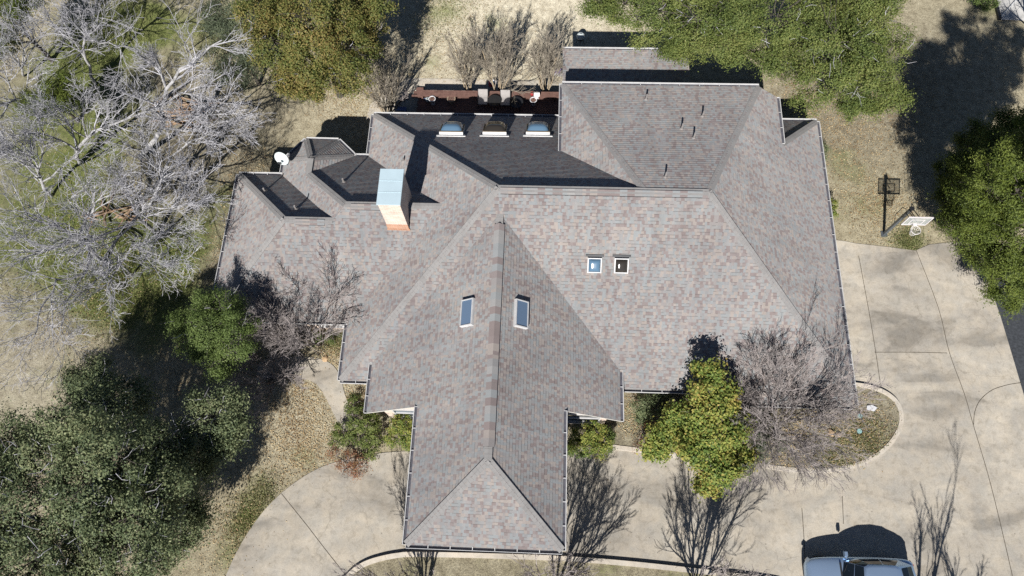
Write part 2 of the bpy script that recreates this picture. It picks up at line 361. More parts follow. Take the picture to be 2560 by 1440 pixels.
# ------------------------------------------------------------------ ground
def blob_field(X, Y, blobs):
    f = np.zeros_like(X)
    for px, py, r, a in blobs:
        c = at(px, py); f += a * np.exp(-(((X - c.x) ** 2 + (Y - c.y) ** 2) / (r * r)))
    return np.clip(f, 0, 1)
def make_ground():
    x0, x1, y0, y1 = -42, 40, -14, 46; nx, ny = 165, 121
    xs = np.linspace(x0, x1, nx); ys = np.linspace(y0, y1, ny)
    xs = np.concatenate([[-260, -120, -70], xs, [70, 120, 260]]); ys = np.concatenate([[-260, -120, -50], ys, [80, 140, 260]])
    X, Y = np.meshgrid(xs, ys); V = np.stack([X.ravel(), Y.ravel(), np.zeros(X.size)], 1)
    nX, nY = len(xs), len(ys); i = np.arange((nX - 1) * (nY - 1)); r, c = i // (nX - 1), i % (nX - 1); b = r * nX + c
    F = np.stack([b, b + 1, b + nX + 1, b + nX], 1)
    me = bpy.data.meshes.new('ground'); me.from_pydata(V.tolist(), [], F.tolist())
    G = blob_field(X, Y, [(230, 110, 2.6, .75), (330, 60, 2.4, .75), (400, 60, 1.5, .6), (180, 180, 2, .5), (540, 80, 2.4, .6), (260, 330, 2.2, .5), (100, 330, 3, .45), (250, 680, 2.4, .60), (300, 760, 1.8, .55),
        (120, 640, 3, .45), (330, 610, 2, .5), (420, 700, 2, .5), (480, 600, 1.3, .5), (200, 500, 3, .4), (430, 790, 1.6, .45), (330, 880, 1.5, .35), (1110, 20, 1.8, .5), (1240, 60, 1.2, .25), (1080, 150, 1.0, .4), (1180, 150, 1.1, .3),
        (2110, 420, 1.5, .38), (2160, 500, 1.5, .35), (2270, 608, 1.1, .75), (2060, 560, .9, .35), (2480, 10, 1.2, .6), (610, 1310, 1.0, .55), (660, 1230, 1.0, .5), (570, 1400, .9, .5), (770, 1130, 1.1, .38), (840, 850, .9, .5),
        (2150, 1100, 1.6, .42), (2190, 1040, 1.2, .38), (2060, 1140, 1.4, .40), (1950, 1130, 1.2, .40), (660, 380, 1.4, .35), (560, 480, 1.2, .4), (480, 1000, 2, .2), (0, 560, 3, .4), (640, 150, 2, .3), (150, 300, 6, .22), (320, 620, 5, .22), (60, 1000, 2.5, .25), (560, 560, 2, .2), (430, 250, 4, .10), (2160, 1060, 1.6, .3), (2000, 1120, 2, .25), (100, 100, 5, .15)])
    D = blob_field(X, Y, [(2000, 260, 3, .7), (2150, 350, 4, .7), (2250, 200, 4, .7), (2400, 100, 4, .6), (300, 500, 7, .95), (450, 330, 4, .8), (150, 300, 6, .8), (620, 330, 2.5, .6), (100, 850, 4, .5), (200, 300, 5, .5), (2100, 1080, 3, .5), (1600, 1080, 2, .3), (520, 560, 2.5, .4), (600, 700, 3, .5)])
    W = blob_field(X, Y, [(1250, 90, 6, .95), (1400, 20, 4, .6), (1650, 20, 3, .3), (60, 900, 3, .35), (760, 1030, 2.5, .35), (870, 240, 2.5, .25), (1600, 1010, 1.6, .3), (60, 1000, 2.5, .3)])
    col = np.stack([G.ravel(), D.ravel(), W.ravel(), np.ones(X.size)], 1).astype(np.float32)
    ca = me.color_attributes.new('green', 'FLOAT_COLOR', 'POINT'); ca.data.foreach_set('color', col.ravel())
    me.materials.append(M['ground']); me.update()
    tag(link('ground', me), kind='structure')
make_ground()

drive = P2([(2050, 596), (2110, 603), (2140, 609), (2220, 618), (2288, 627), (2322, 612), (2400, 604), (2440, 658), (2470, 706), (2500, 790), (2530, 890), (2560, 992), (2610, 1180), (2660, 1440), (2690, 1640),
            (1400, 1640), (560, 1640), (556, 1480)]) + smooth_path(P2([(565, 1440), (588, 1388), (620, 1332), (660, 1277), (706, 1231), (750, 1198), (797, 1171), (860, 1150), (960, 1132), (1050, 1127)]), 4) + \
    P2([(1400, 1116), (1530, 1119), (1620, 1131), (1720, 1144), (1870, 1162)]) + smooth_path(P2([(1900, 1167), (2000, 1180), (2090, 1177), (2160, 1158), (2215, 1122), (2246, 1076), (2252, 1040), (2240, 1005), (2210, 982), (2170, 967), (2120, 960)]), 4) + P2([(2060, 955), (2040, 700)])
flat('driveway', drive, 0.03, M['concrete'], dict(kind='structure'))
flat('driveway_slab', P2([(2152, 636), (2200, 632), (2288, 629), (2343, 770), (2366, 880), (2280, 879), (2188, 879), (2171, 770)]), 0.0325, concrete_mat('older_concrete', (.385, .36, .318), (.43, .39, .33), 1.2), dict(kind='structure'))
flat('road', P2([(2420, 640), (2475, 690), (2520, 640), (2700, 640), (2900, 1000), (2900, 1500), (2640, 1450), (2600, 1180), (2540, 985), (2500, 860)]), 0.02, M['asphalt'], dict(kind='structure'))
path_poly = smooth_path(P2([(640, 950), (650, 905), (700, 893), (775, 893), (825, 908), (850, 940), (862, 985), (880, 1030), (905, 1075)]), 4) + smooth_path(P2([(858, 1080), (838, 1042), (812, 990), (790, 960), (760, 948), (700, 946), (650, 950)]), 4)
flat('path', path_poly, 0.03, M['concrete'], dict(kind='structure'))
flat('pavement', P2([(915, 300), (926, 262), (985, 214), (1020, 196), (1200, 199), (1420, 203), (1420, 250), (1050, 300)]), 0.03, M['concrete'], dict(kind='structure'))
jb = MB()
for L in ([(2290, 627), (2345, 770), (2372, 880), (2410, 985), (2433, 1065), (2470, 1190), (2500, 1310), (2530, 1440)], [(2146, 640), (2170, 770), (2190, 890), (2200, 960)], [(2186, 881), (2280, 881), (2367, 883)],
          [(2433, 1062), (2436, 1030), (2450, 1000), (2480, 975), (2520, 962), (2552, 957)], [(704, 1234), (765, 1310), (815, 1375), (866, 1440), (900, 1490)], [(2004, 1270), (2009, 1340), (2014, 1440)], [(2105, 1240), (2108, 1310)], [(760, 903), (754, 946)]):
    ribbon(jb, smooth_path(P2(L), 4), 0.028, 0.034, 0.034)
jo = jb.build('driveway_joints', M['joint']); tag(jo, kind='structure')
# kerbs
def kerb(name, L, wdt, h, label):
    mb = MB(); ribbon(mb, smooth_path(P2(L), 5), wdt, 0.0, h); o = mb.build(name, M['kerb']); tag(o, kind='structure'); o['label'] = label
kerb('kerb', [(1515, 1116), (1620, 1129), (1720, 1142), (1870, 1160), (1990, 1176), (2090, 1174), (2160, 1155), (2213, 1120), (2244, 1076), (2250, 1040), (2238, 1006), (2208, 982), (2168, 968), (2130, 962)], 0.20, 0.15, 'pale concrete kerb curving round the planting bed')
bedk = smooth_path(P2([(1515, 1116), (1620, 1129), (1720, 1142), (1870, 1160), (1990, 1176), (2090, 1174), (2160, 1155), (2213, 1120), (2244, 1076), (2250, 1040), (2238, 1006), (2208, 982), (2168, 968), (2130, 962)]), 5)
flat('planting_bed', bedk + [Vector((13.5, 7.6)), Vector((3.6, 7.6)), Vector((3.3, 6.2))], 0.115, M['ground'], dict(kind='structure'), mix=(.24, .85, .10))
isl = [(820, 1490), (866, 1446), (890, 1424), (920, 1407), (960, 1395), (1000, 1388), (1040, 1386), (1200, 1389), (1400, 1396), (1560, 1408), (1720, 1425), (1860, 1442), (1960, 1460), (2010, 1500)]
kerb('kerb', isl, 0.22, 0.17, 'pale concrete kerb round the island at the bottom edge')
ip = smooth_path(P2(isl), 4)
flat('island_lawn', ip + P2([(1900, 1620), (900, 1620)]), 0.09, M['ground'], dict(kind='structure'), mix=(.22, .5, .0))

# ------------------------------------------------------------------ house
T, HE = 0.739, 2.664
XMW, YMN, YMS, XE, XAW, YAN, YAS, XBW, YBN = -9.04, 21.52, 7.175, 14.04, -15.63, 17.77, 9.96, -13.40, 18.97
YR, HR, XR0, XR1 = 14.35, 7.96, -1.87, 6.87
HB, YB = 5.99, 14.46; HA, YA = 5.55, 13.86
XW_, HW, HO = -1.79, 7.32, 3.19
house = thing('house', 'sprawling single-storey brick house under mottled brown and grey shingle roofs', 'house', (0, 14, 0))
hl = Vector(house.location)
def hpart(mb, name, mats, parent=None, smooth=False):
    """build in world coordinates, then hang under the house (or one of its parts)"""
    p = parent or house
    o = mb.build(name, mats, None, smooth); o.parent = p
    o.matrix_parent_inverse = Matrix.Translation(-hl) if p is house else Matrix.Identity(4)
    return o
ROOF = MB(); ROOFUV = []
def clip(poly, k, keep_above):
    """poly of (u, v); cut at v = k"""
    out = []; n = len(poly)
    for i in range(n):
        a, b = poly[i], poly[(i + 1) % n]
        ia = (a[1] >= k - 1e-9) if keep_above else (a[1] <= k + 1e-9); ib = (b[1] >= k - 1e-9) if keep_above else (b[1] <= k + 1e-9)
        if ia: out.append(a)
        if ia != ib:
            t = (k - a[1]) / (b[1] - a[1]); out.append((a[0] + (b[0] - a[0]) * t, k))
    return out
CO = 0.143; LIFT = 0.011
def roof_plane(pts, thick=0.14, uoff=0.0):
    P = [Vector(p) for p in pts]; n = Vector((0, 0, 0))
    for i in range(len(P)): n += P[i].cross(P[(i + 1) % len(P)])
    n.normalize()
    if n.z < 0: n = -n; P.reverse()
    v = Vector((0, 0, 1)) - n * n.z; s = v.length; v.normalize(); u = v.cross(n)
    o = P[0] - v * ((P[0].z) / v.z)          # origin where the plane meets z = 0, so courses line up by height
    o = P[0] - v * (P[0].z / v.z)
    uu = o.dot(u)
    q = [((p - o).dot(u), (p - o).dot(v)) for p in P]
    vmin, vmax = min(a[1] for a in q), max(a[1] for a in q)
    k = math.floor(vmin / CO)
    while k * CO < vmax:
        c = clip(clip(q, k * CO, True), (k + 1) * CO, False)
        if len(c) >= 3:
            def X(a, lift): return o + u * a[0] + v * a[1] + n * lift
            b = len(ROOF.v)
            L = [LIFT * (1 - min(max((a[1] - k * CO) / CO, 0), 1)) + 0.002 for a in c]
            ROOF.v += [tuple(X(a, l)) for a, l in zip(c, L)]; ROOF.f.append(tuple(range(b, b + len(c)))); ROOF.m.append(0)
            ROOFUV.extend([(a[0] + uu + uoff, a[1]) for a in c])
            for i in range(len(c)):
                a, d = c[i], c[(i + 1) % len(c)]
                if abs(a[1] - k * CO) < 1e-6 and abs(d[1] - k * CO) < 1e-6 and abs(a[0] - d[0]) > 1e-3:
                    b = len(ROOF.v); ROOF.v += [tuple(X(a, LIFT + .002)), tuple(X(a, -0.004)), tuple(X(d, -0.004)), tuple(X(d, LIFT + .002))]
                    ROOF.f.append((b, b + 1, b + 2, b + 3)); ROOF.m.append(0); ROOFUV.extend([(a[0] + uu, k * CO + .12)] * 2 + [(d[0] + uu, k * CO + .12)] * 2)
        k += 1
    # deck underneath: underside and rim
    b = len(ROOF.v); dn = Vector((0, 0, -thick)); nn = len(P)
    ROOF.v += [tuple(p - n * 0.006) for p in P] + [tuple(p + dn) for p in P]
    ROOF.f.append(tuple(b + nn + i for i in reversed(range(nn)))); ROOF.m.append(1); ROOFUV.extend([(0, 0)] * nn)
    for i in range(nn):
        j = (i + 1) % nn; ROOF.f.append((b + j, b + i, b + nn + i, b + nn + j)); ROOF.m.append(1); ROOFUV.extend([(0, 0)] * 4)
mw = lambda y: (XMW, y, HE)
rW, rE = (XR0, YR, HR), (XR1, YR, HR)
aW, aE, bW, bE = (-11.72, YA, HA), (-9.47, YA, HA), (-8.87, YB, HB), (-4.55, YB, HB)
bayT, bayN = (-11.52, 17.11, 4.04), (-11.52, 17.98, 4.04)
cWb, cNW, cNE, cEb = (XBW, 18.66, HE), at(765.5, 348.9, HE)[:], at(845.5, 351.1, HE)[:], (-9.78, YBN, HE)
roof_plane([mw(YMS), (XE, YMS, HE), rE, rW])                                              # main south
roof_plane([(8.3, YMS - .42, HE - .31), (XE, YMS - .42, HE - .31), (XE, YMS, HE), (8.3, YMS, HE)])
roof_plane([mw(YMN), mw(YMS), rW])                                                        # main west
roof_plane([(XE, YMN, HE), mw(YMN), rW, rE])                                              # main north
roof_plane([(XE, YMS, HE), (XE, YMN, HE), rE])                                            # main east
HNE, HN, XNE, XNW = 4.636, 5.45, 11.38, 0.81
nNW, nNE = (XNW, YMN, HN), (10.27, YMN, HN)
roof_plane([(XNE, 18.86, HNE), (XNE, YMN, HNE), nNE, rE])
roof_plane([nNE, nNW, (4.21, YR, HR), rE])
roof_plane([nNW, (XNW, 17.75, HN), (4.21, YR, HR)])
roof_plane([(XAW, YAS, HE), (-9.47, YAS, HE), aE, aW])                                    # west wing, lower block
roof_plane([(-9.47, YAS, HE), (XMW, YAS, HE), bE, bW, aE])
roof_plane([(XAW, YAN, HE), (XAW, YAS, HE), aW])
roof_plane([(XBW, YAN, HE), (XAW, YAN, HE), aW, aE])
roof_plane([(XBW, YAN, HE), aE, bW, bayT])                                                # west wing, upper block and bay
roof_plane([(XBW, YAN, HE), bayT, bayN, cWb])
roof_plane([cWb, bayN, cNW]); roof_plane([cNW, bayN, cNE]); roof_plane([cNE, bayN, cEb]); roof_plane([cEb, bayN, bayT])
roof_plane([cEb, bayT, bW, bE, (XMW, YBN, HE)])
sW, sE = (HW - HO) / (XW_ + 7.53), (HW - HO) / (3.64 - XW_)                               # front wing
zw = lambda x: HO + (x + 7.53) * sW if x < XW_ else HO + (3.64 - x) * sE
yv = YMS + (HO - HE) / T; wS, wN = (XW_, 3.26, HW), (XW_, YMS + (HW - HE) / T, HW)
wmid = (XW_, 5.62, HW); fW, fE = (-4.98, .22, zw(-4.98)), (1.09, .22, zw(1.09)); kW, kE = (-4.98, 5.62, zw(-4.98)), (1.09, 5.62, zw(1.09))
roof_plane([(-7.53, 5.62, HO), wmid, wN, (-7.53, yv, HO)]); roof_plane([fW, wS, wmid, kW])
roof_plane([(3.64, 5.62, HO), (3.64, yv, HO), wN, wmid]); roof_plane([fE, kE, wmid, wS])
roof_plane([fW, fE, wS])
shN = at(1407, 123, 3.3); shE = at(1722, 158, 3.5).x
shd = [(shN.x, shN.y, 3.3), (shE, shN.y, 3.3), (shE, 21.1, 4.02), (shN.x, 21.1, 4.02)]
roof_plane(shd)
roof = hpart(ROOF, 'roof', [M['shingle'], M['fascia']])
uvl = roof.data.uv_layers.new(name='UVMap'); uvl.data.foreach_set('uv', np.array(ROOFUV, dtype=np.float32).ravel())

# hip and ridge caps
def cap_strip(mb, uv, a, b, wdt=0.15, lift=0.018, drop=None, phase=0.0):
    a, b = Vector(a), Vector(b); d = b - a; L = d.length; d.normalize()
    side = Vector((d.y, -d.x, 0)).normalized(); n = int(L / 0.2) + 1
    dr = wdt * (0.62 if drop is None else drop)
    for i in range(n):
        p = a + d * (L * i / n); q = a + d * min(L, L * (i + 1) / n + 0.02)
        up0, up1 = Vector((0, 0, lift)), Vector((0, 0, lift + .006))
        dn = Vector((0, 0, -dr))
        pts = [p + side * wdt + dn + up0, q + side * wdt + dn + up1, q + up1 * .8, p + up0 * .6, p - side * wdt + dn + up0, q - side * wdt + dn + up1]
        k = len(mb.v); mb.v += [tuple(x) for x in pts]
        for f in ((0, 1, 2, 3), (3, 2, 5, 4)):
            mb.f.append(tuple(k + j for j in f)); mb.m.append(0); uv.extend([((i * 0.34 + phase) * 1.7 + (0.02 if j % 2 else 0.01), i * CO + 0.05 + (j % 2) * .01) for j in range(4)])
hipdrop = 0.52
for i, (a, b, dr) in enumerate(((mw(YMS), rW, .5), (mw(YMN), rW, .5), ((XE, YMS, HE), rE, .5), ((XE, YMN, HE), (XNE, 18.86, HNE), .5), (nNE, rE, .38), (nNW, (4.21, YR, HR), .38), ((XAW, YAS, HE), aW, .5), ((XAW, YAN, HE), aW, .5), (aW, aE, .74),
        (bayT, bW, .5), (bW, bE, .74), (cNW, bayN, .35), (cNE, bayN, .35), (cWb, bayN, .4), (fW, wS, .5), (fE, wS, .5), (wS, wN, .74), (rW, rE, .74), (bayN, bayT, .74), (cEb, bayN, .4))):
    cuv = []; cb = MB(); cap_strip(cb, cuv, a, b, 0.15, 0.003, 0.15 * dr, i * 3.1)
    caps = hpart(cb, 'ridge_cap', M['hipcap'], roof)
    caps.data.uv_layers.new(name='UVMap').data.foreach_set('uv', np.array(cuv, dtype=np.float32).ravel())
# raised ridge vents
def ridge_vent(a, b, wdt=0.21, h=0.045, drop=0.150):
    a, b = Vector(a), Vector(b); d = (b - a).normalized(); s = Vector((d.y, -d.x, 0)) * wdt; L = (b - a).length; uv = []
    mb = MB(); n = max(1, int(L / 0.3)); up = Vector((0, 0, h)); dn = Vector((0, 0, h - drop))
    for i in range(n):
        p = a + d * (L * i / n); q = a + d * (L * (i + 1) / n)
        for sg in (1, -1):
            mb.quad([p + up, p + s * sg + dn, q + s * sg + dn, q + up] if sg > 0 else [q + up, q - s + dn, p - s + dn, p + up], 0)
            uv.extend([(i * 0.57 + .02, i * CO + .05)] * 2 + [(i * 0.57 + .03, i * CO + .06)] * 2)
            mb.quad([p + s * sg + dn, p + s * sg + dn - Vector((0, 0, .07)), q + s * sg + dn - Vector((0, 0, .07)), q + s * sg + dn], 1); uv.extend([(0, 0)] * 4)
    for p in (a, b):
        mb.quad([p + up, p + s + dn, p + s + dn - Vector((0, 0, .07)), p - s + dn - Vector((0, 0, .07)), p - s + dn], 1); uv.extend([(0, 0)] * 5)
    o = hpart(mb, 'ridge_vent', [M['shingle'], M['dark']], roof)
    o.data.uv_layers.new(name='UVMap').data.foreach_set('uv', np.array(uv, dtype=np.float32).ravel())
ridge_vent((XR0 + .1, YR, HR), (XR1 - .25, YR, HR)); ridge_vent((XW_, 3.75, HW), (XW_, 13.0, HW), .22, .10, .16)
ridge_vent(at(737, 549, HA + .05).xy[:] + (HA,), at(802, 550, HA + .05).xy[:] + (HA,)) if False else None
ridge_vent((-11.2, YA, HA), (-9.85, YA, HA)); ridge_vent((-8.6, YB, HB), (-7.1, YB, HB))

# walls
wb = MB()
wb.prism([(-8.6, 7.6), (13.6, 7.6), (13.6, 21.1), (-8.6, 21.1)], 0, HE - .06)
wb.prism([(8.6, 7.15), (13.57, 7.15), (13.57, 7.7), (8.6, 7.7)], 0, HE - .18)
wb.prism([(1.25, 13.0), (9.9, 13.0), (9.9, 21.07), (1.25, 21.07)], 0.02, HN - .14)
wb.prism([(9.8, 15.0), (10.95, 15.0), (10.95, 21.05), (9.8, 21.05)], 0.02, HNE - .03)
wb.prism([(-15.2, 10.4), (-8.5, 10.4), (-8.5, 17.33), (-15.2, 17.33)], 0, HE - .07)
wb.prism([(-12.97, 17.2), (-9.0, 17.2), (-9.0, 18.5), (-9.85, 18.5), (cNE[0] - .2, cNE[1] - .45), (cNW[0] + .2, cNW[1] - .45), (-12.97, 18.5)], 0.01, HE - .08)
fy = 6.0
for y0, y1 in ((fy, 8.5),):
    poly = [(-7.1, 0.0), (3.2, 0.0), (3.2, zw(3.2) - .16), (XW_, HW - .25), (-7.1, zw(-7.1) - .16)]
    b = len(wb.v); wb.v += [(x, y0, z) for x, z in poly] + [(x, y1, z) for x, z in poly]
    wb.f.append(tuple(b + i for i in range(5))); wb.m.append(0); wb.f.append(tuple(b + 5 + i for i in reversed(range(5)))); wb.m.append(0)
    for i in range(5):
        j = (i + 1) % 5; wb.f.append((b + j, b + i, b + 5 + i, b + 5 + j)); wb.m.append(0)
hpart(wb, 'wall', M['brick'])
pb = MB(); pb.box((XW_ - .15, 2.85, 4.86), (5.3, 4.6, .12)); hpart(pb, 'porch_ceiling', M['fascia'])
for x in (-4.35, .35):
    q = MB(); q.box((x, .75, 2.42), (.5, .5, 4.8)); q.box((x, .75, .12), (.62, .62, .24)); hpart(q, 'porch_pillar', M['brick'])
q = MB(); q.prism([(1.3, 21.3), (7.0, 21.3), (7.0, 21.36), (1.3, 21.36)], 0, 3.2); hpart(q, 'lean_to_wall', M['brick'])
for x in (1.15, 3.0, 5.0, 7.2):
    q = MB(); q.box((x, shN.y - .35, 1.6), (.14, .14, 3.2)); hpart(q, 'lean_to_post', M['white'])

# gutters: trough with a white lip, hangers across
def gutter(a, b, out, hang=True, wdt=0.125):
    a, b = Vector(a), Vector(b); d = (b - a).normalized(); o = Vector((out[0], out[1], 0)); mb = MB(); L = (b - a).length; c = (a + b) / 2
    ang = math.atan2(d.y, d.x); rot = Matrix.Rotation(ang, 3, 'Z')
    mb.box(c + o * wdt + Vector((0, 0, -.045)), (L, .022, .13), rot=rot, m=0)
    mb.box(c + o * (wdt / 2) + Vector((0, 0, -.055)), (L, wdt - .024, .012), rot=rot, m=1)
    mb.box(c + o * (wdt + .010) + Vector((0, 0, .024)), (L, .020, .012), rot=rot, m=0)
    for e in (a, b): mb.box(e + o * (wdt / 2) + Vector((0, 0, -.045)), (.012, wdt, .12), rot=rot, m=0)
    if hang:
        n = int(L / 0.95)
        for i in range(1, n + 1):
            p = a + d * (L * i / (n + 1)); mb.box(p + o * (wdt / 2) + Vector((0, 0, .012)), (.028, wdt, .01), rot=rot, m=0)
    hpart(mb, 'gutter', [M['white'], M['gutterin']])
N_, S_, E_, W_ = (0, 1), (0, -1), (1, 0), (-1, 0)
gutter(mw(YMN), (XNW - .05, YMN, HE), N_, wdt=.13); gutter(nNW, nNE, N_, wdt=.13); gutter(nNW, (XNW, 17.75, HN), W_); gutter((XNE, YMN, HNE), (XNE, 18.9, HNE), E_)
gutter((XNE + .1, YMN, HE), (XE, YMN, HE), N_, False); gutter((XE, YMN, HE), (XE, YMS - .4, HE), E_); gutter((XE, YMS - .42, HE - .31), (8.3, YMS - .42, HE - .31), S_); gutter((8.3, YMS, HE), (3.75, YMS, HE), S_)
gutter(mw(YMN), mw(YBN + .1), W_); gutter(mw(YAS - .1), mw(YMS), W_); gutter(mw(YMS), (-7.6, YMS, HE), S_)
gutter((XAW, YAN, HE), (XAW, YAS, HE), W_); gutter((XAW, YAN, HE), (XBW, YAN, HE), N_); gutter((XBW, YAN + .1, HE), cWb, W_); gutter((XAW, YAS, HE), (XMW - .1, YAS, HE), S_); gutter(cEb, (XMW, YBN, HE), N_)
for a, b in ((cWb, cNW), (cNW, cNE), (cNE, cEb)):
    dd = (Vector(b) - Vector(a)).normalized(); gutter(a, b, (-dd.y, dd.x) if (-dd.y * 0 + dd.x) > 0 else (dd.y, -dd.x), False)
gutter(fW, kW, W_); gutter(fE, kE, E_); gutter(Vector(fW) - Vector((0, 0, .03)), Vector((1.09, .22, zw(-4.98) - .03)), S_); gutter((-7.53, 5.62, HO), (-7.53, yv, HO), W_); gutter((3.64, 5.62, HO), (3.64, yv, HO), E_)
gutter(shd[0], shd[1], N_)
# downpipes at the free corners
for x, y, h in ((-15.3, 10.3, HE), (13.7, 7.0, HE - .3), (-8.7, 21.2, HE), (.75, 21.2, HN)):
    q = MB(); q.box((x, y, h / 2 - .1), (.07, .09, h - .2)); hpart(q, 'downpipe', M['white'])

# windows and doors (the photograph shows only the tops of the south ones)
def window(x, y, z, wd, ht, face, glass='pane'):
    """face: 'S', 'N', 'W'; (x, y) on the wall plane"""
    rot = Matrix.Rotation({'S': 0, 'N': math.pi, 'W': -math.pi / 2, 'E': math.pi / 2}[face], 3, 'Z'); mb = MB(); c = Vector((x, y, z))
    for dx, dz, sx, sz in ((-wd / 2, 0, .07, ht + .07), (wd / 2, 0, .07, ht + .07), (0, ht / 2, wd - .07, .07), (0, 0, wd - .07, .035)):
        mb.box(c + rot @ Vector((dx, -.02, dz)), (sx, .10, sz), rot=rot)
    mb.box(c + rot @ Vector((0, -.06, -ht / 2 - .02)), (wd + .2, .16, .07), rot=rot)
    f = hpart(mb, 'window', M['white'])
    pn = MB(); pn.box(c + rot @ Vector((0, -.004, 0)), (wd - .05, .02, ht - .05), rot=rot); hpart(pn, 'window_pane', M[glass], f)
for x, y, wd in ((-10.3, 10.4, 1.1), (-9.2, 10.4, .6), (-12.4, 10.4, 1.2)): window(x, y, 1.5, wd, 1.5, 'S')
window(2.0, fy, 1.75, 1.7, 1.7, 'S', 'carglass'); window(-6.0, fy, 1.6, 1.2, 1.5, 'S'); window(11.2, 7.15, 1.4, 1.6, 1.3, 'S'); window(5.8, 7.6, 1.4, 1.5, 1.3, 'S')
window(-5.2, 21.1, 1.5, 1.8, 1.7, 'N'); window(-2.2, 21.1, 1.5, 1.8, 1.7, 'N'); window(8.6, 21.07, 3.9, 1.4, 1.1, 'N'); window(-11.6, 19.45, 1.5, .9, 1.4, 'N')
q = MB(); q.box((-1.9, fy - .03, 1.1), (1.6, .08, 2.2)); q.box((-1.9, fy - .08, 1.1), (.02, .04, 2.1), m=1); dr = hpart(q, 'front_door', [M['deck'], M['dark']])
q = MB(); q.lathe([(0, 0), (.035, .0), (.03, .05), (0, .06)], (-1.75, fy - .09, 1.0), 10, mt=Matrix.Rotation(math.pi / 2, 3, 'X')); hpart(q, 'door_handle', M['chrome'], dr)
q = MB(); q.box((-.4, 21.12, 1.45), (1.7, .06, 2.1)); hpart(q, 'patio_door', M['pane'])

# chimney
cx0, cx1, cy0, cy1 = -6.94, -6.0, 13.59, 15.22; zt = 7.80
q = MB(); q.box(((cx0 + cx1) / 2, (cy0 + cy1) / 2, zt - 1.76), (cx1 - cx0, cy1 - cy0, 3.4)); chim = hpart(q, 'chimney', M['brick'])
q = MB(); q.box(((cx0 + cx1) / 2, cy0 - .012, 5.60), (cx1 - cx0 + .03, .03, .42)); q.box(((cx0 + cx1) / 2, cy0 - .03, 5.37), (cx1 - cx0 + .1, .05, .1)); hpart(q, 'chimney_flashing', M['redbrick'], chim)
q = MB(); q.box(((cx0 + cx1) / 2, (cy0 + cy1) / 2, zt - .03), (cx1 - cx0 + .08, cy1 - cy0 + .08, .07))
b = len(q.v); X0, X1, Y0, Y1 = cx0 - .03, cx1 + .03, cy0 - .03, cy1 + .03; xm = (X0 + X1) / 2
for f in ([(X0, Y0, zt + .007), (X1, Y0, zt + .007), (X1, Y1, zt + .007), (X0, Y1, zt + .007)],): q.quad(f)
q.box((xm, cy0 + .55, zt + .013), (cx1 - cx0 + .03, .02, .010)); q.box((xm, cy0 + 1.1, zt + .013), (cx1 - cx0 + .03, .02, .010))
hpart(q, 'chimney_cap', M['capmetal'], chim)

# plumbing vents
def on_slope(px, py, fn):
    """point on a roof plane given as height function fn(x, y)"""
    z = 4.0
    for _ in range(30): p = at(px, py, z); z = fn(p.x, p.y)
    return at(px, py, z)
fN = lambda x, y: HE + T * (YMN - y); fS = lambda x, y: HE + T * (y - YMS); fNE = lambda x, y: HN + (HR - HN) / (YMN - YR) * (YMN - y)
fAN = lambda x, y: HE + T * (YAN - y); fBN = lambda x, y: HE + T * (YBN - y); fMW = lambda x, y: HE + T * (x - XMW); fBW = lambda x, y: HE + T * (x - XBW)
def pipe(px, py, fn, h=0.32, r=0.045):
    p = on_slope(px, py, fn); q = MB(); q.tube([p - Vector((0, 0, .1)), p + Vector((0, 0, h))], r, 10)
    q.lathe([(r + .09, -.06), (r + .012, .07), (r + .01, .12)], p, 12); hpart(q, 'vent_pipe', M['pipe'], roof)
for px, py in ((1615, 249), (1756, 291), (1704, 322), (1734, 345), (1663, 443)): pipe(px, py, fNE, .38)
for px, py, fn, h in ((860, 455, fBN, .30), (663, 478, fAN, .28), (741, 523, fAN, .32), (1009, 402, fMW, .25)): pipe(px, py, fn, h)
q = MB(); p = on_slope(672, 440 + 95, fAN)
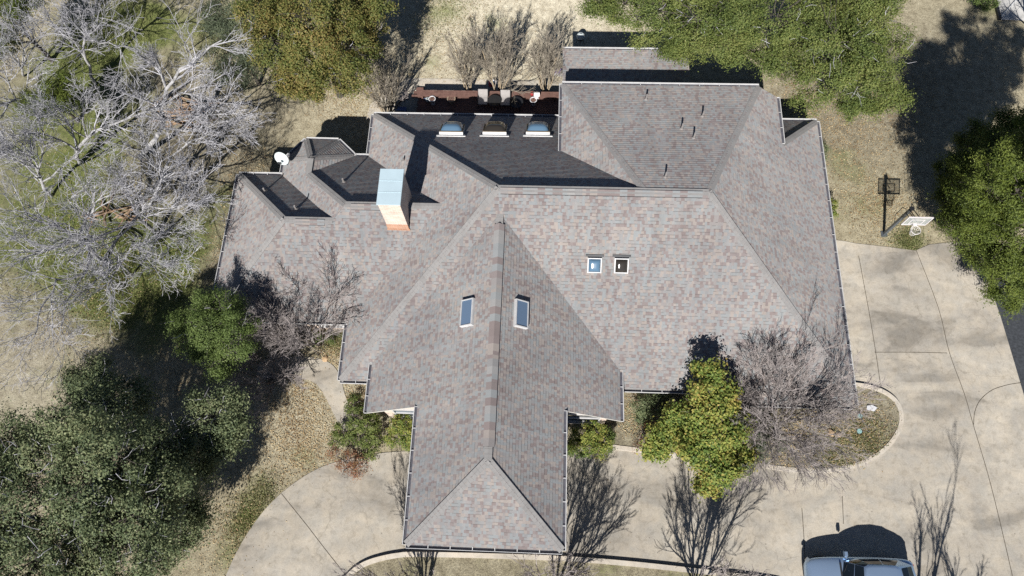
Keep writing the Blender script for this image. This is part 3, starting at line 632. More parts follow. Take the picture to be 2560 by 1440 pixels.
# skylights
def slope_frame(c, fn):
    e = .01; dzx = (fn(c.x + e, c.y) - fn(c.x - e, c.y)) / (2 * e); dzy = (fn(c.x, c.y + e) - fn(c.x, c.y - e)) / (2 * e)
    n = Vector((-dzx, -dzy, 1)).normalized(); up = Vector((dzx, dzy, dzx * dzx + dzy * dzy)).normalized(); u = up.cross(n); return Matrix((u, up, n)).transposed()
def skylight(c, fn, wd, ln, ht, label, dome=None, frame='bronze', curb='white', pane='skypane', flash_shade=None):
    mt = slope_frame(c, fn); q = MB()
    for dx, dy, sx, sy in ((-wd / 2, 0, .05, ln + .05), (wd / 2, 0, .05, ln + .05), (0, -ln / 2, wd - .05, .05), (0, ln / 2, wd - .05, .05)):
        q.box(c + mt @ Vector((dx, dy, ht / 2 - .05)), (sx, sy, ht + .1), rot=mt, m=0)
    if flash_shade: q.box(c + mt @ Vector((0, flash_shade * (ln / 2 + .10), .03)), (wd + .32, .16, .05) if wd > 1 else (wd + .22, .09, .05), rot=mt, m=0 if wd > 1 else 1)  # flashing on wide skylights; on small ones a dark bar standing for their shadow
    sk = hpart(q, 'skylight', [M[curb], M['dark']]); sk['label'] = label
    q = MB()
    for dx, dy, sx, sy in ((-wd / 2 + .005, 0, .04, ln + .04), (wd / 2 - .005, 0, .04, ln + .04), (0, -ln / 2 + .005, wd - .04, .04), (0, ln / 2 - .005, wd - .04, .04)):
        q.box(c + mt @ Vector((dx, dy, ht + .02)), (sx, sy, .04), rot=mt)
    hpart(q, 'skylight_frame', M[frame], sk)
    q = MB(); nx = 12; b = 0
    for i in range(nx + 1):
        for j in range(nx + 1):
            a, d = 2 * i / nx - 1, 2 * j / nx - 1
            z = (dome or 0.0) * max(0.0, (1 - a ** 4) * (1 - d ** 4)) ** .6
            q.v.append(tuple(c + mt @ Vector((a * (wd / 2 - .03), d * (ln / 2 - .03), ht + .012 + z))))
    for i in range(nx):
        for j in range(nx): k = i * (nx + 1) + j; q.f.append((k, k + nx + 1, k + nx + 2, k + 1)); q.m.append(0)
    hpart(q, 'skylight_dome' if dome else 'skylight_pane', M[pane], sk, True)
for px, lab, pn in ((1131, 'pale blue domed skylight', 'domeblue'), (1238, 'dark bronze domed skylight', 'domebronze'), (1345, 'pale blue domed skylight', 'domeblue')):
    skylight(on_slope(px, 330, fN), fN, 1.12, .98, .19, lab, .28, pane=pn, flash_shade=1)
skylight(on_slope(1486, 662, fS), fS, .56, .62, .10, 'small square skylight with pale blue dome', .12, 'white', 'white', 'domeblue', flash_shade=1)
skylight(on_slope(1553, 663, fS), fS, .56, .62, .10, 'small square skylight with dark bronze dome', .12, 'white', 'white', 'domebronze', flash_shade=1)
fWW = lambda x, y: HO + (x + 7.53) * sW; fWE = lambda x, y: HO + (3.64 - x) * sE
skylight(on_slope(1172, 783, fWW), fWW, 1.12, .60, .13, 'flat oblong skylight on the west side of the front wing', None, 'white', 'white')
skylight(on_slope(1300, 786, fWE), fWE, 1.12, .60, .13, 'flat oblong skylight on the east side of the front wing', None, 'white', 'white')

# ------------------------------------------------------------------ satellite dish
dp = on_slope(722, 408, fBW)
ds = thing('satellite_dish', 'pale oval satellite dish clamped to the eave of the bay roof', 'satellite dish', dp)
q = MB(); q.tube([(0, 0, -.12), (0, 0, .45), (-.05, -.10, .62)], .025, 8); q.box((0, 0, -.02), (.2, .2, .03)); q.build('mast', M['steel'], ds)
fwd = Vector((-.25, -.72, .55)).normalized(); mt = fwd.to_track_quat('Z', 'Y').to_matrix(); cdish = Vector((-.08, -.16, .74))
q = MB(); n = 8
prof = [(.36 * i / n, .10 * (i / n) ** 2 - .05) for i in range(n + 1)]; q.lathe([(max(r, .002), z) for r, z in prof] + [(.36, .04)] + [(max(r, .002), z - .015) for r, z in reversed(prof)], cdish, 28, mt=mt @ Matrix.Diagonal((1.12, .92, 1)))
q.build('reflector', M['dish'], ds, True)
tip = cdish + fwd * .42 + Vector((.05, 0, -.18))
q = MB(); q.tube([cdish + mt @ Vector((0, -.30, .02)), tip], .018, 6); q.build('feed_arm', M['steel'], ds)
q = MB(); q.box(tip, (.14, .08, .08), rot=mt); q.tube([tip, tip - fwd * .12], .03, 8); q.build('receiver', M['dark'], ds)

# ------------------------------------------------------------------ basketball hoop
hb = at(2209.5, 585.7); hoop = thing('basketball_hoop', 'basketball hoop on a dark pole with clear backboard beside the drive', 'basketball hoop', hb)
def rel(px, py, z): return at(px, py, z) - hb
q = MB(); q.box((0, 0, 1.46), (.13, .13, 2.92)); q.box((0, 0, .02), (.32, .32, .04)); q.build('pole', M['steel'], hoop)
bl_, br_ = rel(2253.5, 561.5, 2.70), rel(2312, 561.5, 2.70); yb = (bl_.y + br_.y) / 2; xb = (bl_.x + br_.x) / 2; bw = br_.x - bl_.x
q = MB()
for dx in (-.10, .10):
    for z0, z1 in ((2.85, 3.25), (2.50, 2.90)): q.tube([(dx, .0, z0), (dx + (xb) * .6, yb + .06, z1)], .022, 6)
q.tube([(-.07, .05, 1.35), (-.07, .38, 1.5), (-.07, .38, 2.3), (-.07, .12, 2.62)], .016, 6); q.tube([(.05, .05, 2.78), (.05, .30, 2.9), (.05, .1, 3.0)], .02, 6); q.box((0, 0, 2.93), (.2, .2, .07))
q.build('support_arm', M['dark'], hoop)
q = MB(); q.box((xb, yb, 3.08), (bw - .05, .02, .72)); bd = q.build('backboard', M['acrylic'], hoop)
q = MB()
for dx, dz, sx, sz in ((-bw / 2, 0, .045, .80), (bw / 2, 0, .045, .80), (0, -.38, bw - .045, .045), (0, .38, bw - .045, .045)): q.box((xb + dx, yb, 3.08 + dz), (sx, .05, sz))
for dx, dz, sx, sz in ((-.29, 0, .04, .44), (.29, 0, .04, .44), (0, -.2, .54, .04), (0, .2, .54, .04)): q.box((xb + dx, yb - .014, 3.02 + dz), (sx, .008, sz))
q.build('backboard_frame', M['rim'], bd)
rc = Vector((xb, yb - .36, 2.84)); q = MB(); ring = [rc + Vector((.228 * math.cos(a), .228 * math.sin(a), 0)) for a in np.linspace(0, 2 * math.pi, 25)]; q.tube(ring, .013, 6, cap=False); q.box((xb, yb - .075, 2.84), (.18, .13, .06)); q.build('rim', M['rim'], hoop)
q = MB()
for k in range(12):
    a0 = 2 * math.pi * k / 12; pts = []
    for s_ in (1, -1):
        pts = [rc + Vector((r * math.cos(a0 + s_ * t), r * math.sin(a0 + s_ * t), z)) for r, t, z in ((.225, 0, 0), (.19, .26, -.12), (.155, .52, -.24), (.125, .78, -.36), (.11, .9, -.42))]
        q.tube(pts, .008, 4, cap=False)
q.build('net', M['net'], hoop)

# ------------------------------------------------------------------ car (heads west; its far half runs off the bottom edge)
def make_car():
    a, b = at(2018, 1440, .75), at(2289, 1440, .75); L = b.x - a.x
    base = Vector(((a.x + b.x) / 2, at(2150, 1392, .6).y - .93, .03)); car = thing('car', 'silver blue hatchback parked on the driveway with its nose to the left', 'car', base, R(1.0))
    # stations along the length: fraction, half width, sill z, shoulder z, top z at the centre line
    st = [(0.0, .60, .36, .52, .56), (.02, .74, .28, .62, .68), (.07, .86, .24, .72, .80), (.16, .91, .23, .80, .90), (.29, .93, .22, .86, .98), (.34, .93, .22, .89, 1.02), (.55, .94, .22, .92, 1.04), (.78, .93, .23, .95, 1.06), (.90, .90, .25, .96, 1.04), (.965, .82, .30, .93, .99), (.99, .72, .38, .80, .84), (1.0, .58, .42, .62, .64)]
    def half(w, s, sh, tp): return [(w * .90, s), (w * .985, s + .12), (w, (s + sh) / 2), (w * .985, sh - .06), (w * .93, sh), (w * .80, sh + (tp - sh) * .55), (w * .45, tp - .012), (0, tp)]
    V, F = [], []; n = 15
    for fr, w_, s, sh, tp in st:
        h = half(w_, s, sh, tp); row = [(-y, z) for y, z in h] + [(y, z) for y, z in reversed(h[:-1])]
        for y, z in row: V.append((-L / 2 + fr * L, y, z))
    for i in range(len(st) - 1):
        for j in range(n - 1): k = i * n + j; F.append((k, k + n, k + n + 1, k + 1))
    F.append(tuple(range(n))); F.append(tuple(reversed(range((len(st) - 1) * n, len(st) * n)))); 
    me = bpy.data.meshes.new('body'); me.from_pydata(V, [], F); me.materials.append(M['car']); me.polygons.foreach_set('use_smooth', [True] * len(me.polygons)); me.update(); body = link('body', me, car)
    md = body.modifiers.new('sub', 'SUBSURF'); md.levels = 2; md.render_levels = 2
    # cabin: base ring and roof ring, with glass set in
    q = MB(); f = lambda fr: -L / 2 + fr * L
    base_ring = [(f(.29), .0, .975), (f(.335), .72, .96), (f(.45), .85, .955), (f(.65), .87, .97), (f(.84), .82, .985), (f(.965), .60, .985), (f(.985), 0, .985)]
    roof_ring = [(f(.475), .0, 1.47), (f(.485), .50, 1.445), (f(.52), .60, 1.435), (f(.65), .62, 1.455), (f(.76), .58, 1.425), (f(.80), .50, 1.40), (f(.81), 0, 1.415)]
    def ring(r): return r + [(x, -y, z) for x, y, z in reversed(r[1:-1])]
    B, Tn = ring(base_ring), ring(roof_ring); m = len(B)
    def lerp(p, q_, t): return tuple(p[k] + (q_[k] - p[k]) * t for k in range(3))
    rows = [B, [lerp(p, q_, .5) for p, q_ in zip(B, Tn)], [lerp(p, q_, .93) for p, q_ in zip(B, Tn)], Tn, [(p[0] * .97 + f(.64) * .03, p[1] * .8, p[2] + .02) for p in Tn]]
    rows[1] = [(x + (0), y * 1.02, z + .03) for x, y, z in rows[1]]
    VV = [p for r in rows for p in r]; FF = []
    for i in range(len(rows) - 1):
        for j in range(m): k = (j + 1) % m; FF.append((i * m + j, i * m + k, (i + 1) * m + k, (i + 1) * m + j))
    k0 = (len(rows) - 1) * m
    for j in range(1, m // 2):
        FF.append((k0 + j, k0 + j + 1, k0 + m - j - 1, k0 + m - j)) if j + 1 < m - j - 1 else None
    FF.append((k0, k0 + 1, k0 + m - 1)); FF.append((k0 + m // 2 - 1, k0 + m // 2, k0 + m // 2 + 1))
    me = bpy.data.meshes.new('cabin'); me.from_pydata(VV, [], FF); me.materials.append(M['car']); me.update(); cb_ = link('cabin', me, car)
    bm = bmesh.new(); bm.from_mesh(me); bmesh.ops.recalc_face_normals(bm, faces=bm.faces); bm.to_mesh(me); bm.free()
    me.polygons.foreach_set('use_smooth', [True] * len(me.polygons))
    def glass(name, quads, mat=M['carglass'], off=.012):
        g = MB(); c = Vector((f(.62), 0, .9))
        for qd in quads:
            p = [Vector(x) for x in qd]; nn = (p[1] - p[0]).cross(p[-1] - p[0]).normalized(); mid = sum(p, Vector()) / len(p)
            if nn.dot(mid - c) < 0: nn = -nn
            g.quad([mid + (x - mid) * .95 + nn * off for x in p])
        g.build(name, mat, car)
    R1, R2 = rows[1], rows[2]
    glass('windshield', [(B[1], B[0], R1[0], R1[1]), (B[0], B[-1], R1[-1], R1[0]), (R1[1], R1[0], R2[0], R2[1]), (R1[0], R1[-1], R2[-1], R2[0])])
    i = m // 2
    glass('rear_window', [(R1[i - 1], R1[i], R2[i], R2[i - 1]), (R1[i], R1[i + 1], R2[i + 1], R2[i]), (lerp(B[i - 1], R1[i - 1], .35), lerp(B[i], R1[i], .35), R1[i], R1[i - 1]), (lerp(B[i], R1[i], .35), lerp(B[i + 1], R1[i + 1], .35), R1[i + 1], R1[i])])
    for js in ((1, 2, 3, 4), (m - 1, m - 2, m - 3, m - 4)):
        for u, v in zip(js[:-1], js[1:]): glass('side_window', [(lerp(B[u], R1[u], .25), lerp(B[v], R1[v], .25), R1[v], R1[u]), (R1[u], R1[v], R2[v], R2[u])])
    for s in (1, -1):
        g = MB(); g.box((f(.36), s * 1.03, 1.0), (.16, .22, .14), taper=.8); g.box((f(.36), s * .90, .97), (.06, .12, .04)); g.build('mirror', M['car'], car)
        g = MB(); g.box((f(.045), s * .70, .60), (.34, .16, .10), rz=s * -.75); g.build('headlight', M['lamp'], car)
        g = MB(); g.box((f(.970), s * .70, .78), (.08, .24, .10), rz=s * .6); g.build('taillight', M['redlens'], car)
        for fr in (.185, .80):
            g = MB(); rm = Matrix.Rotation(math.pi / 2, 3, 'X'); g.lathe([(.2, -.1), (.31, -.1), (.325, -.06), (.325, .06), (.31, .1), (.2, .1)], (f(fr), s * .83, .325), 22, mt=rm); wh = g.build('wheel', M['rubber'], car, True)
            g = MB(); g.lathe([(0.01, .085), (.06, .08), (.20, .06), (.205, -.06), (.01, -.085)], (f(fr), s * .83, .325), 18, mt=rm); g.build('rim', M['chrome'], wh)
    for s in (1, -1):
        g = MB(); g.tube([(f(.315), s * .12 + .1, .995), (f(.35), s * .30 + .3, 1.10)], .012, 5); g.build('wiper', M['dark'], car)
    g = MB(); g.box((f(.300), 0, .988), (.07, 1.36, .035)); g.build('cowl', M['dark'], car)
    g = MB(); g.box((f(.90), 0, 1.052), (.035, .9, .02)); g.build('rear_spoiler', M['dark'], car)
    g = MB(); g.box((f(.012), 0, .45), (.05, 1.1, .14)); g.build('grille', M['dark'], car)
make_car()

# ------------------------------------------------------------------ deck and what stands on it
DZ = 0.64
dk0, dk1 = at(1045, 240, DZ), at(1404, 232, DZ)
deck = thing('wooden_deck', 'reddish brown timber deck along the back wall of the house', 'deck', (dk0.x, 22.0, 0))
dl = Vector(deck.location)
q = MB(); BZ = 1.05; ys = np.arange(21.25, at(1200, 229, BZ).y - .02, .145)
for i, y in enumerate(ys):
    cut = [dk0.x + (.0 if i % 3 else .05), XNW - .02]
    q.box(((cut[0] + cut[1]) / 2 - dl.x, y - dl.y + .07, DZ - .02), (cut[1] - cut[0], .136, .038 + .002 * (i % 3)))
q.build('deck_boards', M['deck'], deck)
yN = ys[-1] + .15
q = MB(); q.box(((dk0.x + XNW) / 2 - dl.x, yN - dl.y + .02, DZ - .15), (XNW - dk0.x, .04, .26))
for x in np.linspace(dk0.x + .1, XNW - .1, 6): q.box((x - dl.x, yN - dl.y - .1, .3), (.1, .1, .6))
q.build('deck_frame', M['deck'], deck)
q = MB()
for k in range(3): q.box(((dk0.x + XNW) / 2 - dl.x, yN - dl.y - .06 - k * .135, BZ - .02), (XNW - dk0.x - .04 * k, .125, .04))
q.build('bench_seat', M['deck'], deck)
for x in np.linspace(dk0.x + .3, XNW - .3, 5):
    q = MB(); q.box((x - dl.x, yN - dl.y - .2, (BZ + DZ) / 2 - .03), (.09, .36, BZ - DZ - .04)); q.build('bench_leg', M['deck'], deck)
for i in range(3):
    z = DZ - .14 * (i + 1); y = at(1055, (241, 231.5, 222.5)[i], z).y; x0 = at((1030, 1034, 1040)[i], 235, z).x
    q = MB(); q.box(((x0 + dk0.x + .25) / 2 - dl.x, y - dl.y, z), (dk0.x + .25 - x0, .20, .045)); q.build('step', M['deck'], deck)
def pot(px, py, h, r, mat, label):
    p = at(px, py, DZ + h); p.z = DZ
    t = thing('planter_pot', label, 'planter', p)
    q = MB(); q.lathe([(r * .62, .0), (r * .78, h * .5), (r * .92, h * .92), (r * 1.06, h * .93), (r * 1.06, h), (r * .86, h), (r * .84, h * .9)], (0, 0, 0), 22); q.lathe([(0.002, 0), (r * .62, 0)], (0, 0, .002), 22); q.build('pot', mat, t, True)
    q = MB(); q.lathe([(.002, h * .915), (r * .85, h * .90)], (0, 0, 0), 18)
    for k in range(10):
        a = random.random() * 6.28; rr = r * .6 * random.random(); q.tube([(rr * math.cos(a), rr * math.sin(a), h * .9), (rr * 1.2 * math.cos(a + .3), rr * 1.2 * math.sin(a + .3), h + .04 + .05 * random.random())], .006, 4)
    q.build('potting_soil', M['potsoil'], t)
pot(1080, 246.5, .46, .19, M['pot'], 'tall white pot at the stair end of the deck'); pot(1128, 246, .34, .23, M['tanpot'], 'wide tan clay pot on the deck'); pot(1333.5, 249, .46, .19, M['pot'], 'tall white pot at the house end of the deck, right of the chairs')
def chair(px, py, label):
    p = at(px, py, DZ + .6); p.z = DZ; t = thing('patio_chair', label, 'chair', p, 0, 'patio chairs on the deck')
    q = MB(); q.box((0, -.02, .42), (.52, .50, .05)); q.build('seat', M['cushion'], t)
    q = MB(); n = 6
    for i in range(n):
        a0, a1 = i / n, (i + 1) / n
        y0, y1 = .24 + .16 * a0 ** 2, .24 + .16 * a1 ** 2
        q.quad([(-.26, y0 - .02, .44 + .46 * a0), (.26, y0 - .02, .44 + .46 * a0), (.26, y1 - .02, .44 + .46 * a1), (-.26, y1 - .02, .44 + .46 * a1)]); q.quad([(-.26, y1, .44 + .46 * a1), (.26, y1, .44 + .46 * a1), (.26, y0, .44 + .46 * a0), (-.26, y0, .44 + .46 * a0)])
    q.build('backrest', M['cushion'], t, True)
    for s in (-1, 1):
        q = MB(); q.tube([(s * .28, -.26, .62), (s * .28, .28, .64)], .02, 6); q.tube([(s * .28, .24, .0), (s * .28, .28, .64), (s * .28, .38, .90)], .016, 6); q.tube([(s * .28, -.26, 0), (s * .28, -.26, .62)], .016, 6); q.build('armrest', M['dark'], t)
chair(1207, 246, 'pale slung patio chair, the one nearer the stairs'); chair(1263, 248, 'pale slung patio chair between the two round dark tables')
def table(px, py, label):
    p = at(px, py, DZ + .6); p.z = DZ; t = thing('patio_table', label, 'table', p, 0, 'round tables on the deck')
    q = MB(); q.lathe([(.002, .575), (.36, .575), (.38, .585), (.38, .60), (.36, .605), (.002, .605)], (0, 0, 0), 26); q.build('tabletop', NT('smoked_glass').fin((.03, .03, .032), .08, .2, .7), t)
    for k in range(4):
        a = math.pi / 4 + k * math.pi / 2; q = MB(); q.tube([(.26 * math.cos(a), .26 * math.sin(a), 0), (.22 * math.cos(a), .22 * math.sin(a), .58)], .016, 6); q.build('leg', M['dark'], t)
table(1236, 251, 'round dark glass table between the two patio chairs'); table(1291, 255, 'round dark glass table right of both patio chairs')
p = at(1068, 244, DZ + .3); q = MB()
t = thing('watering_can', 'small pale blue watering can beside the tall white stair pot', 'watering can', (p.x, p.y, DZ))
q.lathe([(.002, 0), (.11, 0), (.12, .1), (.10, .24), (.05, .25)], (0, 0, 0), 16); q.build('can', M['dish'], t, True)
q = MB(); q.tube([(.09, 0, .06), (.22, 0, .2), (.30, .02, .27)], [.025, .018, .03], 8); q.build('spout', M['dish'], t); q = MB(); q.tube([(-.09, 0, .2), (-.2, 0, .22), (-.19, 0, .08), (-.11, 0, .06)], .012, 6); q.build('handle', M['blue'], t)
p = at(1004, 276, .45); t = thing('plastic_chair', 'blue plastic chair in the shade at the west end of the deck', 'chair', (p.x, p.y, 0))
q = MB(); q.box((0, 0, .42), (.5, .5, .04)); q.build('seat', M['blue'], t); q = MB(); q.box((0, -.25, .68), (.5, .05, .52), rot=Matrix.Rotation(R(12), 3, 'X')); q.build('backrest', M['blue'], t)
for sx in (-.21, .21):
    for sy in (-.2, .2): q = MB(); q.box((sx, sy, .2), (.05, .05, .4)); q.build('leg', M['blue'], t)
p = at(1229, 212, .35); t = thing('garden_stool', 'red and white garden stool on the paving behind the deck', 'stool', (p.x, p.y, .03))
q = MB(); q.box((0, 0, .36), (.34, .30, .05)); q.build('seat', M['red'], t); q = MB(); q.box((0, -.12, .2), (.30, .03, .24)); q.build('front_panel', M['pot'], t)
for sx in (-.14, .14):
    for sy in (-.1, .12): q = MB(); q.box((sx, sy, .17), (.035, .035, .34)); q.build('leg', M['pot'], t)
p = at(1234, 207.5, .4); t = thing('bird_bath', 'small white ring-shaped bird bath behind the red stool', 'bird bath', (p.x, p.y, .03))
q = MB(); q.lathe([(.002, .40), (.10, .41), (.16, .46), (.18, .46), (.17, .43), (.06, .36), (.04, .1), (.12, .0), (.002, 0)], (0, 0, 0), 20); q.build('bowl', M['pot'], t, True); q = MB(); q.lathe([(.002, .425), (.115, .425)], (0, 0, 0), 18); q.build('water', M['pane'], t)
p = at(1330, 233, BZ + .15); t = thing('watering_jug', 'small red jug on the sunlit deck bench', 'jug', (p.x, p.y, BZ))
q = MB(); q.lathe([(.002, 0), (.09, 0), (.10, .12), (.05, .2), (.055, .24)], (0, 0, 0), 14); q.build('jug_body', M['red'], t, True); q = MB(); q.tube([(.08, 0, .17), (.16, 0, .16), (.15, 0, .05), (.09, 0, .04)], .012, 6); q.build('handle', M['red'], t)
p = at(1342, 234, BZ + .35); t = thing('bird_house', 'white bird house with pitched roof on the deck bench', 'bird house', (p.x, p.y, BZ))
q = MB(); q.box((0, 0, .15), (.2, .2, .3)); q.build('box', M['pot'], t, ); q = MB(); q.quad([(-.16, -.16, .30), (.16, -.16, .30), (.16, 0, .44), (-.16, 0, .44)]); q.quad([(-.16, 0, .445), (.16, 0, .445), (.16, .16, .305), (-.16, .16, .305)]); q.build('roof', M['white'], t)
q = MB(); q.tube([(0, .02, .42), (0, .02, .62)], .012, 6); q.build('hook', M['dark'], t)
p = at(1394, 178, .4); t = thing('folded_lounger', 'purple and white folded lounger by the end of the lean-to', 'lounger', (p.x, p.y, 0))
q = MB(); q.box((0, 0, .42), (.42, .30, .06), rot=Matrix.Rotation(R(20), 3, 'X')); q.build('cushion', plain('purple_canvas', (.12, .08, .22), .85, 0, .1, .2), t)
q = MB(); q.box((.05, -.22, .36), (.44, .16, .07)); q.tube([(-.2, -.3, 0), (-.2, .2, .45)], .014, 6); q.tube([(.2, -.3, 0), (.2, .2, .45)], .014, 6); q.tube([(-.2, .2, 0), (-.2, -.28, .4)], .014, 6); q.tube([(.2, .2, 0), (.2, -.28, .4)], .014, 6); q.build('frame', M['pot'], t)
p = at(1452, 87, .85); t = thing('kettle_grill', 'kettle grill with a pale domed lid in the shadow behind the lean-to', 'grill', (p.x, p.y, 0))
q = MB(); q.lathe([(.002, .42), (.14, .45), (.22, .56), (.245, .68), (.235, .68), (.2, .58), (.002, .5)], (0, 0, 0), 22); q.build('bowl', M['dark'], t, True)
q = MB(); q.lathe([(.255, .69), (.245, .76), (.19, .86), (.10, .91), (.002, .925)], (0, 0, 0), 22); ld = q.build('lid', M['dish'], t, True)
q = MB(); q.tube([(-.05, 0, .92), (-.05, 0, .96), (.05, 0, .96), (.05, 0, .92)], .012, 6); q.build('lid_handle', M['dark'], ld)
for k in range(3):
    a = k * 2.094 + .5; q = MB(); q.tube([(.15 * math.cos(a), .15 * math.sin(a), .5), (.27 * math.cos(a), .27 * math.sin(a), 0)], .014, 6); q.build('leg', M['dark'], t)

# pale slab in the top right corner, with a pipe lying across it
c0 = at(2499, 44)
flat('concrete_pad', [(c0.x, c0.y - .2), (c0.x + 9, c0.y - .6), (c0.x + 9, c0.y + 9), (c0.x, c0.y + 9)], 0.05, concrete_mat('pale_concrete', (.50, .50, .49), (.54, .53, .51), .5), dict(kind='structure'))
q = MB(); q.box((c0.x - .08, c0.y + 4.4, .08), (.16, 9.2, .16)); o = q.build('timber_edging', M['dark']); tag(o, 'dark timber edging along the pale slab at the top right', 'edging')
a, b = at(2502, 42, .09), at(2540, 0, .09); q = MB(); q.tube([a, b, b + (b - a) * 1.5], .045, 8); o = q.build('pipe', M['white']); tag(o, 'white pipe lying across the pale slab in the top right corner', 'pipe')

# ------------------------------------------------------------------ plants
def quads_mesh(name, cen, nor, size, aspect, mat, parent):
    """one small pointed leaf per row"""
    n = len(cen); nor = nor / (np.linalg.norm(nor, axis=1, keepdims=True) + 1e-9)
    r = rng.normal(size=(n, 3)); a = np.cross(nor, r); a /= (np.linalg.norm(a, axis=1, keepdims=True) + 1e-9); b = np.cross(nor, a)
    L = (size * rng.uniform(.65, 1.35, n))[:, None]; W = L * aspect
    V = np.stack([cen - a * L, cen - b * W + a * L * .1, cen + a * L, cen + b * W + a * L * .1], 1).reshape(-1, 3).astype(np.float32)
    me = bpy.data.meshes.new(name); me.vertices.add(4 * n); me.vertices.foreach_set('co', V.ravel()); me.loops.add(4 * n); me.loops.foreach_set('vertex_index', np.arange(4 * n, dtype=np.int32))
    me.polygons.add(n); me.polygons.foreach_set('loop_start', np.arange(0, 4 * n, 4, dtype=np.int32)); me.materials.append(mat); me.update(calc_edges=True)
    return link(name, me, parent)
def crown_points(lobes, dens, csize, per, flat_=0.7, hollow=.55):
    """clumps of leaves on the outer shell of overlapping lobes"""
    cen, nor = [], []
    for (c, r) in lobes:
        n = max(4, int(dens * r * r))
        d = rng.normal(size=(n, 3)); d[:, 2] = d[:, 2] * .9 + .25; d /= np.linalg.norm(d, axis=1, keepdims=True)
        rr = r * (hollow + (1.04 - hollow) * rng.random(n) ** .6); cc = np.array(c) + d * rr[:, None] * np.array([1, 1, .85])
        keep = np.ones(n, bool)
        for (c2, r2) in lobes:
            if c2 is c: continue
            keep &= np.linalg.norm((cc - np.array(c2)) / r2, axis=1) > (.55 if r2 > .3 * r else 0)
        cc, d = cc[keep], d[keep]
        cc = cc[cc[:, 2] > .05]; d = d[:len(cc)]
        for p, dd in zip(cc, d):
            m = int(per * 3.2 * rng.uniform(.5, 1.5)); s = csize * rng.uniform(.6, 1.35)
            x = rng.normal(size=(m, 3)) * s * np.array([1, 1, flat_]) * .55
            cen.append(p + x); nor.append(dd * .7 + rng.normal(size=(m, 3)) * .6 + x / s * .6 + np.array([0, -.1, .5]))
    cen = np.concatenate(cen); nor = np.concatenate(nor); k = cen[:, 2] > .03
    return cen[k], nor[k]
def limb_mesh(mb, a, b, r0, r1, n=6, wig=.12, segs=5):
    a, b = Vector(a), Vector(b); L = (b - a).length; pts = []
    for i in range(segs + 1):
        t = i / segs; j = Vector(rng.normal(size=3)) * wig * L * .3 * math.sin(math.pi * t); pts.append(a + (b - a) * t + j + Vector((0, 0, .08 * L * math.sin(math.pi * t))))
    mb.tube(pts, [r0 + (r1 - r0) * i / segs for i in range(segs + 1)], n)
def leafy(name, label, cat, plobes, leaf, bark, dens=26, csize=.32, per=26, size=.06, aspect=.5, group=None, trunk=None, flat_=.7, twigs=0, hollow=.55):
    """plobes: (px, py, z, radius) of the crown's lobes as surveyed"""
    W = [(at(x, y, z), r) for x, y, z, r in plobes]
    tot = sum(r ** 2 for _, r in W); bx = sum(p.x * r * r for p, r in W) / tot; by = sum(p.y * r * r for p, r in W) / tot
    if trunk: bx, by = trunk
    t = thing(name, label, cat, (bx, by, 0), 0, group); o = Vector((bx, by, 0))
    lobes = [(tuple(p - o), r) for p, r in W]
    if cat == 'tree':      # boughs: smaller lobes standing off the big ones
        dens, csize, per, flat_ = dens * .50, csize * 1.35, per * 2.0, flat_ * .75; L2 = []
        for c, r in lobes:
            L2.append((c, r * .80))
            for k in range(5):
                d = rng.normal(size=3); d[2] = d[2] * .7 + .15; d /= np.linalg.norm(d); f = rng.uniform(.62, .98); L2.append((tuple(np.array(c) + d * r * f), r * rng.uniform(.28, .46)))
        lobes0, lobes = lobes, L2
    else: lobes0 = lobes
    cen, nor = crown_points(lobes, dens, csize, per, flat_, hollow)
    quads_mesh('crown', cen, nor, size * .92, aspect, leaf, t)
    lobes = lobes0
    mb = MB(); zt = max(.25, min(c[2] for c, _ in lobes) * .55); rt = .035 + .028 * math.sqrt(tot)
    mb.tube([(0, 0, -.05), (.03, .02, zt * .5), (0, 0, zt)], [rt * 1.25, rt, rt * .9], 9)
    for c, r in lobes:
        limb_mesh(mb, (0, 0, zt * .95), c, rt * .55, .02 + .008 * r)
        for k in range(int(3 + 4 * r)):
            d = Vector(rng.normal(size=3)); d.z = abs(d.z) * .6 + .1; d.normalize(); limb_mesh(mb, c, Vector(c) + d * r * .95, .018 + .006 * r, .006, 4, .2, 4)
    if twigs:
        for c, r in lobes:
            for k in range(int(twigs * r * r)):
                d = Vector(rng.normal(size=3)); d.z = abs(d.z) * .8 + .1; d.normalize(); a = Vector(c) + d * r * rng.uniform(.5, .85); e = (d + Vector(rng.normal(size=3)) * .6).normalized() * rng.uniform(.3, .75)
                mb.tube([a, a + e * .5 + Vector(rng.normal(size=3)) * .05, a + e], [.013, .010, .006], 3, 1, cap=False)
    mb.build('trunk', [bark, M['paletwig']], t)
    return t

